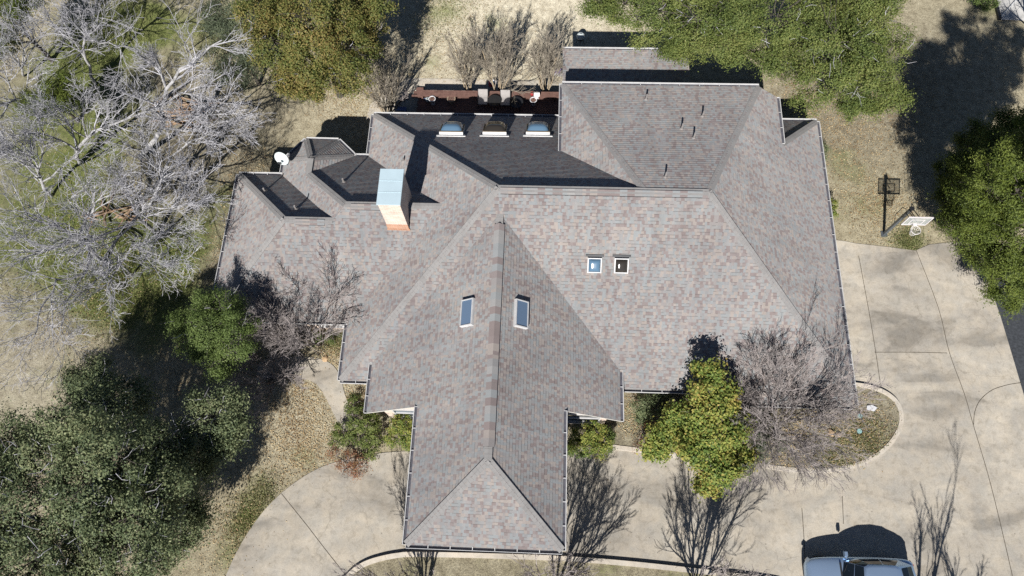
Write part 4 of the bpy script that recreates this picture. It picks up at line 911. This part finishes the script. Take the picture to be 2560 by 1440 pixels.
leafy('oak_tree', 'huge dark green live oak filling the bottom left corner', 'tree',
      [(110, 1250, 6, 3.0), (250, 1150, 6.4, 2.5), (330, 1290, 5.6, 2.4), (90, 1400, 5.6, 2.8), (280, 1410, 4.8, 2.2), (420, 1240, 4.4, 1.5), (285, 1010, 5, 1.7), (190, 1070, 5, 1.5), (545, 1030, 4.2, 1.25), (560, 1090, 3.6, .9), (420, 1110, 4.4, 1.3), (30, 1140, 5, 1.5), (225, 950, 4, .9), (430, 1350, 3.4, 1.2), (470, 1290, 2.6, .8), (-40, 1300, 6, 2.4), (0, 1470, 5, 2.4), (360, 1180, 4.6, 1.4), (200, 1480, 4.6, 2.2), (490, 1150, 2.8, .8)],
      M['oakleaf'], M['darkbark'], 30, .33, 30, .055, .55, twigs=9)
leafy('evergreen_tree', 'bright green rounded tree touching the west corner of the roof', 'tree',
      [(530, 825, 4.9, 1.25), (560, 775, 5.2, .95), (490, 835, 4.6, .9), (590, 850, 4.6, .85), (560, 895, 4.0, .8), (515, 775, 5.0, .8), (470, 800, 4.2, .65), (600, 795, 4.8, .7), (520, 880, 4.0, .7)], M['greenleaf'], M['darkbark'], 50, .22, 30, .045, .4, twigs=3, hollow=.4)
leafy('oak_tree', 'russet and olive leaved tree at the top, left of the lawn', 'tree',
      [(690, 110, 6, 1.7), (780, 50, 7, 1.9), (870, 120, 6, 1.6), (900, 30, 6, 1.4), (770, 180, 4.6, 1.3), (650, 40, 6, 1.5), (840, 190, 4.4, 1.0), (720, 190, 4.0, 1.0), (690, -40, 6, 1.8), (850, -50, 6, 1.8), (930, 90, 5, .9), (770, 215, 3.2, .9)], M['goldleaf'], M['darkbark'], 36, .30, 30, .052, .6, twigs=2)
leafy('evergreen_tree', 'grey green bush tree at the left of the russet tree', 'tree', [(590, 130, 4, 1.2), (565, 60, 4, 1.1), (620, 180, 3.4, .8), (560, 170, 3, .7), (610, 60, 4.6, 1.0), (540, 30, 3.6, .9)], M['greygreen'], M['darkbark'], 30, .30, 24, .045, .45)
leafy('oak_tree', 'loose green live oak hanging over the lean-to roof', 'tree',
      [(1560, 10, 6, 1.3), (1650, 30, 7, 1.6), (1750, 50, 7, 1.8), (1800, 100, 5.6, 1.35), (1680, -40, 7, 2.0), (1500, 5, 5.4, .8), (1740, 120, 4.8, .95), (1840, 20, 7, 1.6), (1700, 90, 5.6, .9), (1850, 140, 4.5, .8), (1680, 120, 4.6, .55)], M['oakleaf2'], M['darkbark'], 38, .30, 28, .05, .5, twigs=4, trunk=tuple(at(1690, -10, 2).xy))
leafy('oak_tree', 'broad green live oak above the bare yard, nearest the cedar', 'tree',
      [(1940, 50, 7, 2.0), (2080, 110, 7, 2.2), (2170, 50, 6.4, 1.8), (2050, 190, 6, 1.5), (2160, 190, 5.4, 1.6), (2225, 140, 5, 1.2), (2130, 240, 4.4, .9), (2230, 235, 4.2, .9), (1980, 150, 5.4, 1.1), (2050, -10, 7, 2.0), (2180, -30, 7, 1.8), (2180, 270, 3.6, .55), (2120, 270, 3.4, .5)], M['oakleaf2'], M['darkbark'], 36, .30, 28, .05, .5, twigs=4, trunk=tuple(at(2120, 50, 2).xy))
leafy('cedar_tree', 'tall yellow green cedar at the right edge beside the basketball hoop', 'tree',
      [(2430, 570, 4, 1.5), (2470, 490, 6, 1.5), (2520, 600, 5, 1.7), (2540, 480, 7.5, 1.4), (2395, 500, 3.4, 1.1), (2470, 650, 3.6, 1.2), (2540, 700, 3.2, 1.3), (2385, 560, 2.6, .7), (2590, 570, 6.4, 1.7), (2410, 430, 3.6, .9), (2560, 385, 9.2, .9), (2510, 420, 7.4, 1.0), (2440, 390, 4.4, .9), (2600, 680, 4.4, 1.4), (2520, 740, 2.2, .7), (2390, 470, 2.4, .7), (2375, 520, 1.8, .5), (2420, 395, 3.4, .9), (2450, 350, 3.2, .9), (2500, 350, 4.8, 1.0), (2370, 430, 1.6, .7)], M['cedarleaf'], M['darkbark'], 44, .26, 34, .055, .33, flat_=.5, trunk=tuple(at(2510, 560, 2.5).xy))
leafy('cedar_tree', 'second tall cedar behind, mostly beyond the right edge', 'tree',
      [(2620, 420, 9, 1.4), (2650, 380, 11, .9), (2600, 460, 7, 1.5), (2660, 480, 7, 1.7), (2580, 350, 6, 1.1), (2640, 320, 6, 1.3), (2560, 320, 4.5, 1.0), (2700, 560, 5, 2), (2811, 240, 11.6, .6), (2800, 262, 10.4, .9), (2640, 318, 10.0, .6), (2630, 335, 9, .9), (2580, 330, 8.2, .8), (2790, 330, 9, 1.5), (2740, 380, 8, 1.7), (2500, 360, 6.6, .7), (2700, 420, 9.5, 1.4), (2660, 440, 7.5, 1.6), (2720, 330, 9.6, 1.0), (2600, 400, 6.5, 1.3), (2880, 300, 9, 1.7), (2800, 330, 8, 1.7), (2860, 235, 10.5, 1.2), (2740, 300, 7, 1.5), (2930, 260, 10, 1.2), (2640, 350, 5, 1.3)], M['cedarleaf'], M['darkbark'], 40, .27, 30, .055, .33, flat_=.5)
leafy('magnolia_tree', 'golden green leafy tree in front of the south eave, east of the front wing', 'tree',
      [(1765, 955, 4.8, .75), (1800, 1000, 4.5, .8), (1740, 1030, 4.2, .75), (1800, 1080, 4.0, .95), (1740, 1110, 3.5, .85), (1790, 1165, 3.1, .85), (1840, 1050, 3.7, .55), (1665, 1095, 2.5, .6), (1690, 1050, 2.9, .55), (1700, 1130, 2.4, .55), (1640, 1120, 1.6, .45), (1840, 1150, 2.6, .6), (1770, 1210, 2.2, .45)], M['yellowleaf'], M['brownbark'], 60, .22, 24, .068, .6)
leafy('cedar_tree', 'dark yellow green cedar at the top left corner', 'tree', [(20, 40, 4, 1.4), (-20, 100, 4, 1.3), (50, 10, 3, .9), (0, -30, 5, 1.6)], M['cedarleaf'], M['darkbark'], 36, .28, 30, .055, .33)
leafy('cedar_tree', 'small yellow green cedar among the bare silver trees', 'tree', [(130, 240, 2.6, .9), (170, 215, 2.4, .7), (105, 270, 2.2, .7), (190, 260, 1.8, .6), (75, 255, 1.6, .6)], M['cedarleaf'], M['darkbark'], 44, .24, 30, .05, .33)
G1 = 'clipped and loose shrubs round the house'
leafy('shrub', 'bright rounded shrub in the corner east of the front wing', 'shrub', [(1455, 1085, 1.2, .48), (1490, 1075, 1.2, .42), (1510, 1105, 1.0, .42), (1470, 1115, 1.0, .45), (1440, 1115, .9, .35), (1500, 1130, .7, .36)], M['yellowleaf'], M['brownbark'], 110, .15, 24, .04, .5, G1)
leafy('shrub', 'low fresh green ground shrub at the foot of the wing, east side', 'shrub', [(1425, 1125, .4, .25), (1450, 1135, .4, .24), (1525, 1090, .7, .33), (1520, 1120, .6, .3)], M['greenleaf'], M['brownbark'], 150, .13, 24, .035, .5, G1)
leafy('shrub', 'yellow green shrub tucked under the west eave of the front wing', 'shrub', [(1005, 1055, 1.2, .42), (1020, 1085, 1.1, .42), (985, 1095, 1.0, .40), (1010, 1110, .8, .36), (990, 1065, 1.2, .36), (1030, 1110, .7, .3)], M['yellowleaf'], M['brownbark'], 110, .15, 24, .04, .5, G1)
leafy('shrub', 'mottled green shrub between the path and the yellow green shrub', 'shrub', [(890, 1040, 2.0, .62), (920, 1060, 1.7, .55), (905, 1095, 1.4, .5), (865, 1075, 1.5, .55), (940, 1090, 1.1, .45), (885, 1010, 2.0, .45), (850, 1100, 1.0, .45), (925, 1130, .8, .4)], M['oakleaf2'], M['brownbark'], 80, .17, 18, .045, .5, G1)
leafy('shrub', 'sparse red brown shrub at the edge of the drive', 'shrub', [(870, 1150, 1.0, .55), (905, 1160, .9, .45), (840, 1140, 1.0, .4), (890, 1180, .6, .35), (860, 1175, .7, .4)], M['redleaf'], M['brownbark'], 50, .22, 16, .04, .5, G1)
leafy('shrub', 'dark green shrub against the south wall, left of the golden tree', 'shrub', [(1605, 1010, 1.5, .5), (1640, 1020, 1.5, .5), (1600, 1045, 1.0, .4), (1665, 1005, 1.3, .45)], M['oakleaf'], M['darkbark'], 80, .20, 24, .045, .5, G1)
leafy('shrub', 'wispy red leaved shrub beside the kerb', 'shrub', [(1605, 1085, .7, .4), (1600, 1120, .5, .32), (1625, 1065, .6, .3)], M['redleaf'], M['brownbark'], 24, .2, 12, .035, .5, G1)
leafy('shrub', 'deep green shrub below the bare tree, right of the golden tree', 'shrub', [(1880, 1030, 1.2, .5), (1900, 1070, 1.0, .55), (1930, 1100, .8, .5), (1890, 1110, .8, .4), (1960, 1110, .6, .36), (1900, 1140, .5, .35)], M['greygreen'], M['brownbark'], 70, .2, 20, .04, .45, G1)
leafy('shrub', 'small dark shrub under the east eave, the upper one', 'shrub', [(2056, 370, .9, .32), (2058, 392, .8, .26)], M['oakleaf'], M['darkbark'], 130, .13, 22, .035, .5, G1)
leafy('shrub', 'small yellow shrub under the east eave, the lower one', 'shrub', [(2079, 510, .7, .28), (2080, 535, .6, .26)], M['yellowleaf'], M['darkbark'], 130, .13, 22, .035, .5, G1)
leafy('shrub', 'low green plants by the wall under the left front windows', 'shrub', [(815, 840, .4, .32), (835, 848, .35, .28), (790, 850, .4, .3)], M['greenleaf'], M['brownbark'], 80, .18, 16, .035, .35, G1)
leafy('shrub', 'bright green bush beside the pale slab at the top', 'shrub', [(2475, 5, .7, .5), (2450, -10, .7, .5)], M['greenleaf'], M['brownbark'], 70, .2, 22, .045, .5, G1)

# bare trees -----------------------------------------------------------------------------
class Bare:
    def __init__(s, seed): s.r = random.Random(seed); s.big = []; s.fine = []
    def grow(s, p, d, L, r, lev, maxlev, up, kids, spread, minr, wig=.18, rat=.62):
        rr = s.r; n = 5 if lev < 2 else 4 if lev < maxlev else 3; pts = [p.copy()]; rad = [r]; step = L / n; dirs = []
        for i in range(n):
            d = (d + Vector((rr.gauss(0, wig), rr.gauss(0, wig), rr.gauss(0, wig) + up)) * (.6 + .25 * lev)).normalized()
            p = p + d * step; pts.append(p.copy()); dirs.append(d.copy()); rad.append(max(minr, r * (1 - (i + 1) / n * (.55 if lev < maxlev else .8))))
        (s.big if lev <= 1 else s.fine).append((pts, rad, lev))
        if lev >= maxlev: return
        s.kids(pts, dirs, rad, L, lev, maxlev, up, kids, spread, minr, wig, rat)
    def kids(s, pts, dirs, rad, L, lev, maxlev, up, kids, spread, minr, wig, rat):
        rr = s.r; n = len(dirs); k = kids[min(lev, len(kids) - 1)]
        for j in range(k):
            f = (.25 + .75 * (j + rr.random() * .9) / k) * n; i = min(n - 1, int(f)); t = f - i
            p = pts[i].lerp(pts[i + 1], min(1, t)); d = dirs[i]; a = d.orthogonal().normalized(); b = d.cross(a); th = rr.random() * 6.283
            ang = spread * rr.uniform(.6, 1.3)
            nd = (d * math.cos(ang) + (a * math.cos(th) + b * math.sin(th)) * math.sin(ang)).normalized()
            s.grow(p, nd, L * rat * rr.uniform(.65, 1.15) * (1 - .35 * f / n), max(minr, rad[i] * .62), lev + 1, maxlev, up, kids, spread, minr, wig, rat)
    def limb(s, pts, r0, r1, lev, maxlev, up, kids, spread, minr, wig=.18, rat=.62):
        """a limb along surveyed points, then its own branches"""
        P = []; rr = s.r
        for i in range(len(pts) - 1):
            for k in range(2):
                t = k / 2; q = pts[i].lerp(pts[i + 1], t)
                if k: q = q + Vector((rr.gauss(0, .07), rr.gauss(0, .07), rr.gauss(0, .07)))
                P.append(q)
        P.append(pts[-1].copy()); n = len(P) - 1; rad = [r0 + (r1 - r0) * i / n for i in range(n + 1)]
        s.big.append((P, rad, 0)); dirs = [(P[i + 1] - P[i]).normalized() for i in range(n)]
        L = sum((P[i + 1] - P[i]).length for i in range(n)); s.kids(P, dirs, rad, min(L, 4.2), lev, maxlev, up, kids, spread, minr, wig, rat)
    def build(s, t, o, barkm, twigm):
        mb = MB()
        for pts, rad, lev in s.big: mb.tube([p - o for p in pts], rad, 8 if lev == 0 else 6)
        mb.build('trunk', barkm, t, True)
        V, F = [], []
        for pts, rad, lev in s.fine:
            n = 4 if lev == 2 else 3; b = len(V); m = len(pts)
            d = (pts[-1] - pts[0]).normalized(); a = d.orthogonal().normalized(); c = d.cross(a)
            off = [(a * math.cos(2 * math.pi * j / n) + c * math.sin(2 * math.pi * j / n)) for j in range(n)]
            for p, r in zip(pts, rad):
                q = p - o
                for e in off: V.append((q.x + e.x * r, q.y + e.y * r, q.z + e.z * r))
            for i in range(m - 1):
                for j in range(n): k = (j + 1) % n; F.append((b + i * n + j, b + i * n + k, b + (i + 1) * n + k, b + (i + 1) * n + j))
        me = bpy.data.meshes.new('crown'); me.from_pydata(V, [], F); me.materials.append(twigm); me.update(); link('crown', me, t)

PALE = 'bare silver barked trees on the left'
def pale(base, limbs, label, seed, r0=.14, maxlev=4, kids=(8, 11, 7, 5), spread=.64, up=.04, minr=.0074):
    o = at(*base); t = thing('bare_tree', label, 'tree', o, 0, PALE); B = Bare(seed)
    for L, ra, rb in limbs: B.limb([at(*p) for p in L], ra * .62, rb * .55, 1, maxlev, up, kids, spread, minr, .15, .66)
    B.build(t, o, M['palebark'], M['paletwig'])
pale((350, 392, 0), [([(350, 392, 0), (368, 372, 1.2), (405, 318, 2.8), (402, 272, 3.8), (416, 222, 4.8), (450, 172, 5.6), (510, 130, 6.4), (555, 100, 7)], .24, .05), ([(405, 318, 2.8), (432, 322, 3.4), (500, 325, 4.2), (560, 300, 5)], .13, .03), ([(416, 225, 4.7), (398, 165, 5.8), (380, 150, 6.4)], .09, .03), ([(404, 268, 3.9), (455, 232, 4.6), (525, 245, 5.2), (590, 260, 5.6)], .10, .03), ([(400, 300, 3.2), (480, 290, 4.4), (560, 285, 5.4)], .08, .02)],
     'thick pale leaning tree, the stoutest trunk in the bare grove', 3)
pale((240, 213, 0), [([(240, 213, 0), (225, 165, 1.6), (208, 120, 3), (213, 90, 4), (205, 50, 5.2), (195, 10, 6.2)], .15, .04), ([(212, 100, 3.6), (250, 108, 4.4), (300, 120, 5), (330, 190, 5.2)], .07, .03), ([(213, 90, 4), (255, 55, 5.2), (262, 10, 6.2)], .06, .02), ([(208, 120, 3), (150, 80, 4.6), (85, 40, 6)], .08, .02)], 'slender dark trunked bare tree standing on the greenest grass', 5)
pale((395, 590, 0), [([(395, 590, 0), (365, 560, 1.5), (345, 540, 2.8), (372, 515, 3.8), (395, 470, 5), (430, 430, 6)], .20, .05), ([(345, 540, 2.8), (300, 590, 3.6), (262, 640, 4.4), (250, 690, 5)], .10, .03), ([(345, 540, 2.8), (300, 570, 3.6), (225, 605, 4.4), (150, 600, 5.2)], .10, .03), ([(372, 515, 3.8), (430, 520, 4.4), (480, 500, 5)], .08, .02), ([(352, 535, 3), (390, 560, 3.8), (440, 610, 4.4)], .08, .02), ([(345, 540, 2.8), (330, 480, 4.4), (300, 430, 5.6)], .08, .02)], 'pale bare tree whose branches fan out nearest the house', 7)
pale((260, 660, 0), [([(260, 660, 0), (225, 620, 1.8), (197, 592, 3.2), (160, 575, 4.2), (100, 555, 5.2), (30, 525, 6.2)], .17, .04), ([(197, 592, 3.2), (215, 545, 4.2), (240, 505, 5.2), (270, 470, 6)], .10, .02), ([(197, 592, 3.2), (140, 620, 4), (70, 640, 5), (0, 690, 5.6)], .10, .02), ([(225, 620, 1.8), (215, 680, 2.8), (140, 700, 3.6), (116, 750, 4), (96, 790, 4.4), (80, 850, 4.4), (30, 905, 4.6)], .10, .02), ([(215, 680, 2.8), (160, 760, 3.6), (150, 830, 3.8), (160, 900, 3.8)], .06, .02)], 'low spreading bare tree with long drooping limbs at the lower left', 9)
pale((200, 410, 0), [([(200, 410, 0), (190, 395, 1.2), (218, 345, 2.6), (253, 320, 3.4), (330, 292, 4.4), (400, 275, 5)], .18, .04), ([(218, 345, 2.6), (205, 290, 3.6), (215, 240, 4.6)], .09, .02), ([(200, 380, 1.8), (150, 350, 3), (90, 330, 4.2), (20, 340, 5)], .11, .03), ([(218, 345, 2.6), (160, 300, 4), (110, 270, 5)], .07, .02)], 'crooked bare tree with a bleached broken stub in the middle of the grove', 13)
pale((130, 490, 0), [([(130, 490, 0), (105, 455, 1.6), (90, 420, 3), (70, 390, 4.2), (30, 360, 5.4)], .16, .04), ([(90, 420, 3), (40, 400, 4.2), (0, 385, 5)], .09, .02), ([(105, 455, 1.6), (150, 420, 3), (180, 480, 4), (190, 510, 4.6)], .08, .02), ([(95, 430, 2.8), (110, 360, 4.4), (80, 300, 5.6)], .08, .02)], 'grey bare tree leaning to the left edge', 17)
pale((60, 190, 0), [([(60, 190, 0), (55, 170, 1), (110, 85, 3.5), (70, 40, 5)], .10, .03), ([(55, 170, 1), (20, 120, 3), (0, 70, 4.6)], .10, .03), ([(55, 170, 1), (60, 120, 3), (140, 60, 5)], .09, .03)], 'thin many branched bare tree below the top left corner', 19, kids=(8, 6, 5, 4))
pale((70, 250, 0), [([(70, 250, 0), (40, 248, 1), (0, 262, 2.2), (-40, 270, 3.4)], .16, .05), ([(40, 248, 1), (20, 200, 3), (-10, 150, 5)], .09, .03), ([(55, 250, .6), (70, 190, 3), (60, 120, 5)], .08, .02)], 'short thick bare tree crossing the left edge', 23)
pale((470, 130, 0), [([(470, 130, 0), (462, 110, 1.5), (450, 70, 3.5), (440, 30, 5)], .07, .02), ([(462, 110, 1.5), (490, 70, 3.4), (520, 40, 4.6)], .06, .02)], 'little bare sapling beside the grey green bush tree', 29, kids=(7, 6, 4), maxlev=3)
pale((330, 690, 0), [([(330, 690, 0), (300, 660, 2), (280, 690, 3.4), (270, 730, 4)], .10, .03), ([(300, 660, 2), (330, 610, 3.6), (400, 640, 4.4), (440, 680, 4.6)], .08, .02), ([(300, 660, 2), (240, 700, 3.6), (200, 760, 4)], .08, .02)], 'smaller bare tree over the green turf south of the grove', 31)
pale((430, 470, 0), [([(430, 470, 0), (405, 440, 1.8), (430, 390, 3.6), (480, 350, 5), (530, 330, 5.6)], .13, .03), ([(405, 440, 1.8), (440, 450, 3.4), (500, 460, 4.4)], .08, .02), ([(405, 440, 1.8), (370, 400, 3.4), (350, 330, 5)], .08, .02)], 'bare tree of the grove whose twigs reach towards the satellite dish', 37)

def vase(name, label, base, height, spread, nst, seed, bark, twig, group, lean=(0, 0), maxlev=3, kids=(5, 6, 5), minr=.008, r0=.05, ang=.38, up=.05, cat='tree'):
    o = at(*base); t = thing(name, label, cat, o, 0, group); B = Bare(seed); rr = B.r
    for k in range(nst):
        th = 6.283 * (k + rr.random() * .7) / nst; s = spread * rr.uniform(.5, 1.15)
        d = Vector((math.cos(th) * s + lean[0], math.sin(th) * s + lean[1], 1)).normalized()
        p = o + Vector((math.cos(th), math.sin(th), 0)) * .12
        B.grow(p, d, height * .62 * rr.uniform(.85, 1.1), r0 * rr.uniform(.8, 1.2), 1, maxlev + 1, up, (5,) + kids, ang, minr, .10, .60)
    B.build(t, o, bark, twig)
CM_ = 'bare vase-shaped trees along the deck'
vase('crepe_myrtle', 'bare tan stemmed tree by the deck, left of the big middle one', (1172, 236, 0), 5.0, .16, 6, 41, M['tanbark'], M['tantwig'], CM_, (.02, .02), 3, (7, 8, 6), .006, .04)
vase('crepe_myrtle', 'broadest bare tan stemmed tree behind the two patio chairs', (1246, 238, 0), 5.8, .26, 8, 43, M['tanbark'], M['tantwig'], CM_, (.02, .04), 3, (7, 8, 6), .006, .045)
vase('crepe_myrtle', 'bare tan stemmed tree by the corner of the lean-to', (1362, 238, 0), 5.4, .20, 8, 47, M['tanbark'], M['tantwig'], CM_, (.0, .03), 3, (7, 8, 6), .006, .042)
vase('crepe_myrtle', 'bare tree leaning out at the west corner of the deck', (968, 292, 0), 4.8, .30, 8, 53, M['tanbark'], M['tantwig'], CM_, (.06, .05), 3, (7, 8, 6), .006, .042)
vase('bare_shrub', 'tangled brown bare shrub beside the blue plastic chair', (988, 262, 0), 2.0, .75, 7, 59, M['brownbark'], M['browntwig'], None, cat='shrub')
BR = 'bare brown trees in front of the house'
vase('bare_tree', 'wide bare brown tree spreading over the southeast roof corner', (1900, 1062, 0), 7.2, .60, 15, 61, M['brownbark'], M['browntwig'], BR, (-.06, .03), 3, (9, 10, 7), .0062, .045, .48, .0)
vase('bare_tree', 'bare brown tree rising above the left front windows', (800, 858, 0), 6.6, .46, 10, 67, M['brownbark'], M['browntwig'], BR, (-.06, .26), 3, (8, 9, 6), .0072, .05, .5, .02)
vase('bare_tree', 'low tangled bare tree between the path and the bright green tree', (688, 950, 0), 3.8, .85, 10, 71, M['brownbark'], M['browntwig'], BR, (-.12, .12), 3, (6, 7, 6), .007, .045, .7, .0)
IS = 'bare trees on the island lawn at the bottom edge'
vase('bare_tree', 'bare tree at the bottom edge below the west side of the front wing', (1062, 1478, 0.09), 6.4, .30, 9, 73, M['brownbark'], M['browntwig'], IS, (-.14, .0), 3, (7, 7, 5))
vase('bare_tree', 'bare tree at the bottom edge below the east corner of the front wing', (1392, 1480, 0.09), 6.6, .30, 10, 79, M['brownbark'], M['browntwig'], IS, (.10, .0), 3, (7, 7, 5))
vase('bare_tree', 'bare tree at the bottom edge nearest the silver blue car', (1742, 1482, 0.09), 6.4, .36, 10, 83, M['brownbark'], M['browntwig'], IS, (.0, .0), 3, (7, 7, 5))
for px, py, h, sd_ in ((2300, 1650, 8.4, 89), (2425, 1745, 6.4, 97)):
    vase('bare_tree', 'tall thin bare tree below the bottom right corner, out of view except its shadow', (px, py, 0), h, .05, 2, sd_, M['brownbark'], M['browntwig'], 'bare trees south of the car', (.0, .0), 3, (5, 6, 4), r0=.075, ang=.26)
vase('bare_tree', 'grey bare tree at the right edge beside the pale slab', (2600, 130, 0), 8, .3, 5, 103, M['palebark'], M['paletwig'], None, (0, 0), 3, (6, 6, 4), r0=.1, ang=.55)

# brush pile and logs under the grove
rl = random.Random(5)
def logs(px, py, n, label):
    o = at(px, py); t = thing('brush_pile', label, 'brush pile', o); q = MB()
    for k in range(n):
        c = Vector((rl.gauss(0, .8), rl.gauss(0, .5), .08 + .25 * rl.random())); d = Vector((rl.gauss(0, 1), rl.gauss(0, .6), rl.gauss(0, .12))).normalized() * rl.uniform(.4, 1.3); q.tube([c - d, c + d * .3 + Vector((0, 0, .05)), c + d], [.05, .045, .02], 6)
    q.build('sticks', M['deadwood'], t)
logs(470, 290, 26, 'pile of brown sticks and cut branches under the stoutest pale tree'); logs(285, 540, 14, 'scatter of fallen branches under the middle of the grove')

# stones and lids in the beds
def rock(px, py, r, label, mat='rock'):
    bm = bmesh.new(); bmesh.ops.create_icosphere(bm, subdivisions=2, radius=r); rr = random.Random(px)
    for v in bm.verts: v.co *= rr.uniform(.8, 1.15); v.co.z *= .55
    me = bpy.data.meshes.new('rock'); bm.to_mesh(me); bm.free(); me.materials.append(M[mat]); o = link('rock', me, None, at(px, py, r * .2 + (.13 if px > 1500 else 0))); tag(o, label, 'rock')
rock(813, 897, .16, 'pointed tan stone at the bend of the front path'); rock(2078, 1082, .17, 'larger tan stone in the bed under the bare tree'); rock(2096, 1086, .13, 'smaller tan stone touching the larger one in the bed')
for px, py, lab in ((2149, 1040, 'pale teal valve lid in the bed, the upper one'), (2148, 1078, 'pale teal valve lid in the bed, the lower one')):
    t = thing('valve_lid', lab, 'valve box', at(px, py, .13)); q = MB(); q.lathe([(.002, .05), (.11, .05), (.12, .03), (.12, 0)], (0, 0, 0), 14); q.build('lid', M['teal'], t); q = MB(); q.lathe([(.122, .025), (.15, .025), (.15, 0)], (0, 0, 0), 14); q.build('rim', M['dark'], t)
t = thing('stepping_stone', 'white flat stepping stone near the tip of the bed', 'stone', at(2178, 1020, .13)); q = MB(); q.prism([(-.25, -.1), (.1, -.16), (.28, .02), (.05, .14), (-.2, .1)], 0, .05); q.build('slab', M['pot'], t)

# fallen leaves and grass, far too many to count
def scatter(n, regions, stray=.04):
    out = []
    for px, py, r, wgt in regions:
        c = at(px, py); k = int(n * wgt); x = rng.normal(size=(k, 2)) * r * .6; out.append(np.stack([c.x + x[:, 0], c.y + x[:, 1], np.full(k, .02)], 1))
    p = np.concatenate(out)
    ins = (p[:, 0] > -8.6) & (p[:, 0] < 13.6) & (p[:, 1] > 7.5) & (p[:, 1] < 21.2) | (p[:, 0] > -15.2) & (p[:, 0] < -8) & (p[:, 1] > 10.3) & (p[:, 1] < 18)
    p = p[~ins]; on = np.zeros(len(p), bool)
    for poly in (drive, path_poly):
        X, Y = p[:, 0], p[:, 1]; c = np.zeros(len(p), bool)
        for a, b in zip(poly, poly[1:] + poly[:1]):
            if a.y != b.y: c ^= ((a.y > Y) != (b.y > Y)) & (X < (b.x - a.x) * (Y - a.y) / (b.y - a.y) + a.x)
        on |= c
    keep = ~on | (rng.random(len(p)) < stray); p = p[keep]
    X, Y = p[:, 0], p[:, 1]; c = np.zeros(len(p), bool)      # on the raised bed the leaves lie higher
    poly = bedk + [Vector((13.5, 7.6)), Vector((3.6, 7.6)), Vector((3.3, 6.2))]
    for a, b in zip(poly, poly[1:] + poly[:1]):
        if a.y != b.y: c ^= ((a.y > Y) != (b.y > Y)) & (X < (b.x - a.x) * (Y - a.y) / (b.y - a.y) + a.x)
    p[c, 2] += .115
    return p
lp = scatter(1500, [(760, 1010, 2.2, 2.2), (760, 1120, 1.8, 1.6), (620, 1330, 2, 1.4), (880, 240, 2.2, 1.6), (1250, 170, 3.5, 1.6), (2000, 260, 2.5, 1.6), (2120, 350, 3, 2.2), (2200, 520, 1.8, 1.6), (2250, 250, 3, 1.4), (600, 620, 2.2, 1.2), (640, 440, 2, 1.2), (450, 900, 2.5, 1.2), (250, 760, 3, 1.0), (1600, 1040, 1.2, .8), (830, 880, .8, .5), (2130, 1080, 1.8, 2.2), (2000, 1120, 1.8, 1.8), (1250, 1430, 4, 1.2), (300, 500, 5, 1.6), (900, 1000, .8, .4), (1100, 90, 4, 1.5)])
nn = rng.normal(size=lp.shape) * .45 + np.array([0, 0, 1]); lp[:, 2] += rng.random(len(lp)) * .03
# keep leaves off the concrete except a few strays
o = quads_mesh('leaf_litter', lp, nn, .034, .55, M['litter'], None); tag(o, 'scattered tan fallen leaves over the lawns', 'leaves', kind='stuff')
gp = scatter(1800, stray=0, regions=[(230, 110, 2.4, 2.5), (330, 60, 2.4, 2.5), (250, 690, 2.2, 2.5), (120, 640, 3, 2), (300, 760, 2, 2), (420, 720, 2, 1.5), (1110, 30, 2, 1.2), (620, 1300, 1.2, 1.4), (660, 1230, .8, .8), (2150, 1100, 1.4, 1.8), (2060, 1140, 1.2, 1.2), (2270, 606, .8, 1.0), (840, 850, .7, .8), (540, 80, 2, 1.5), (200, 500, 3, 2)])
gn = rng.normal(size=gp.shape); gn[:, 2] *= .4; gp[:, 2] += .03
o = quads_mesh('grass', gp, gn, .055, .22, M['grassleaf'], None); tag(o, 'tufts of short green winter grass', 'grass', kind='stuff')
bpy.context.view_layer.update()
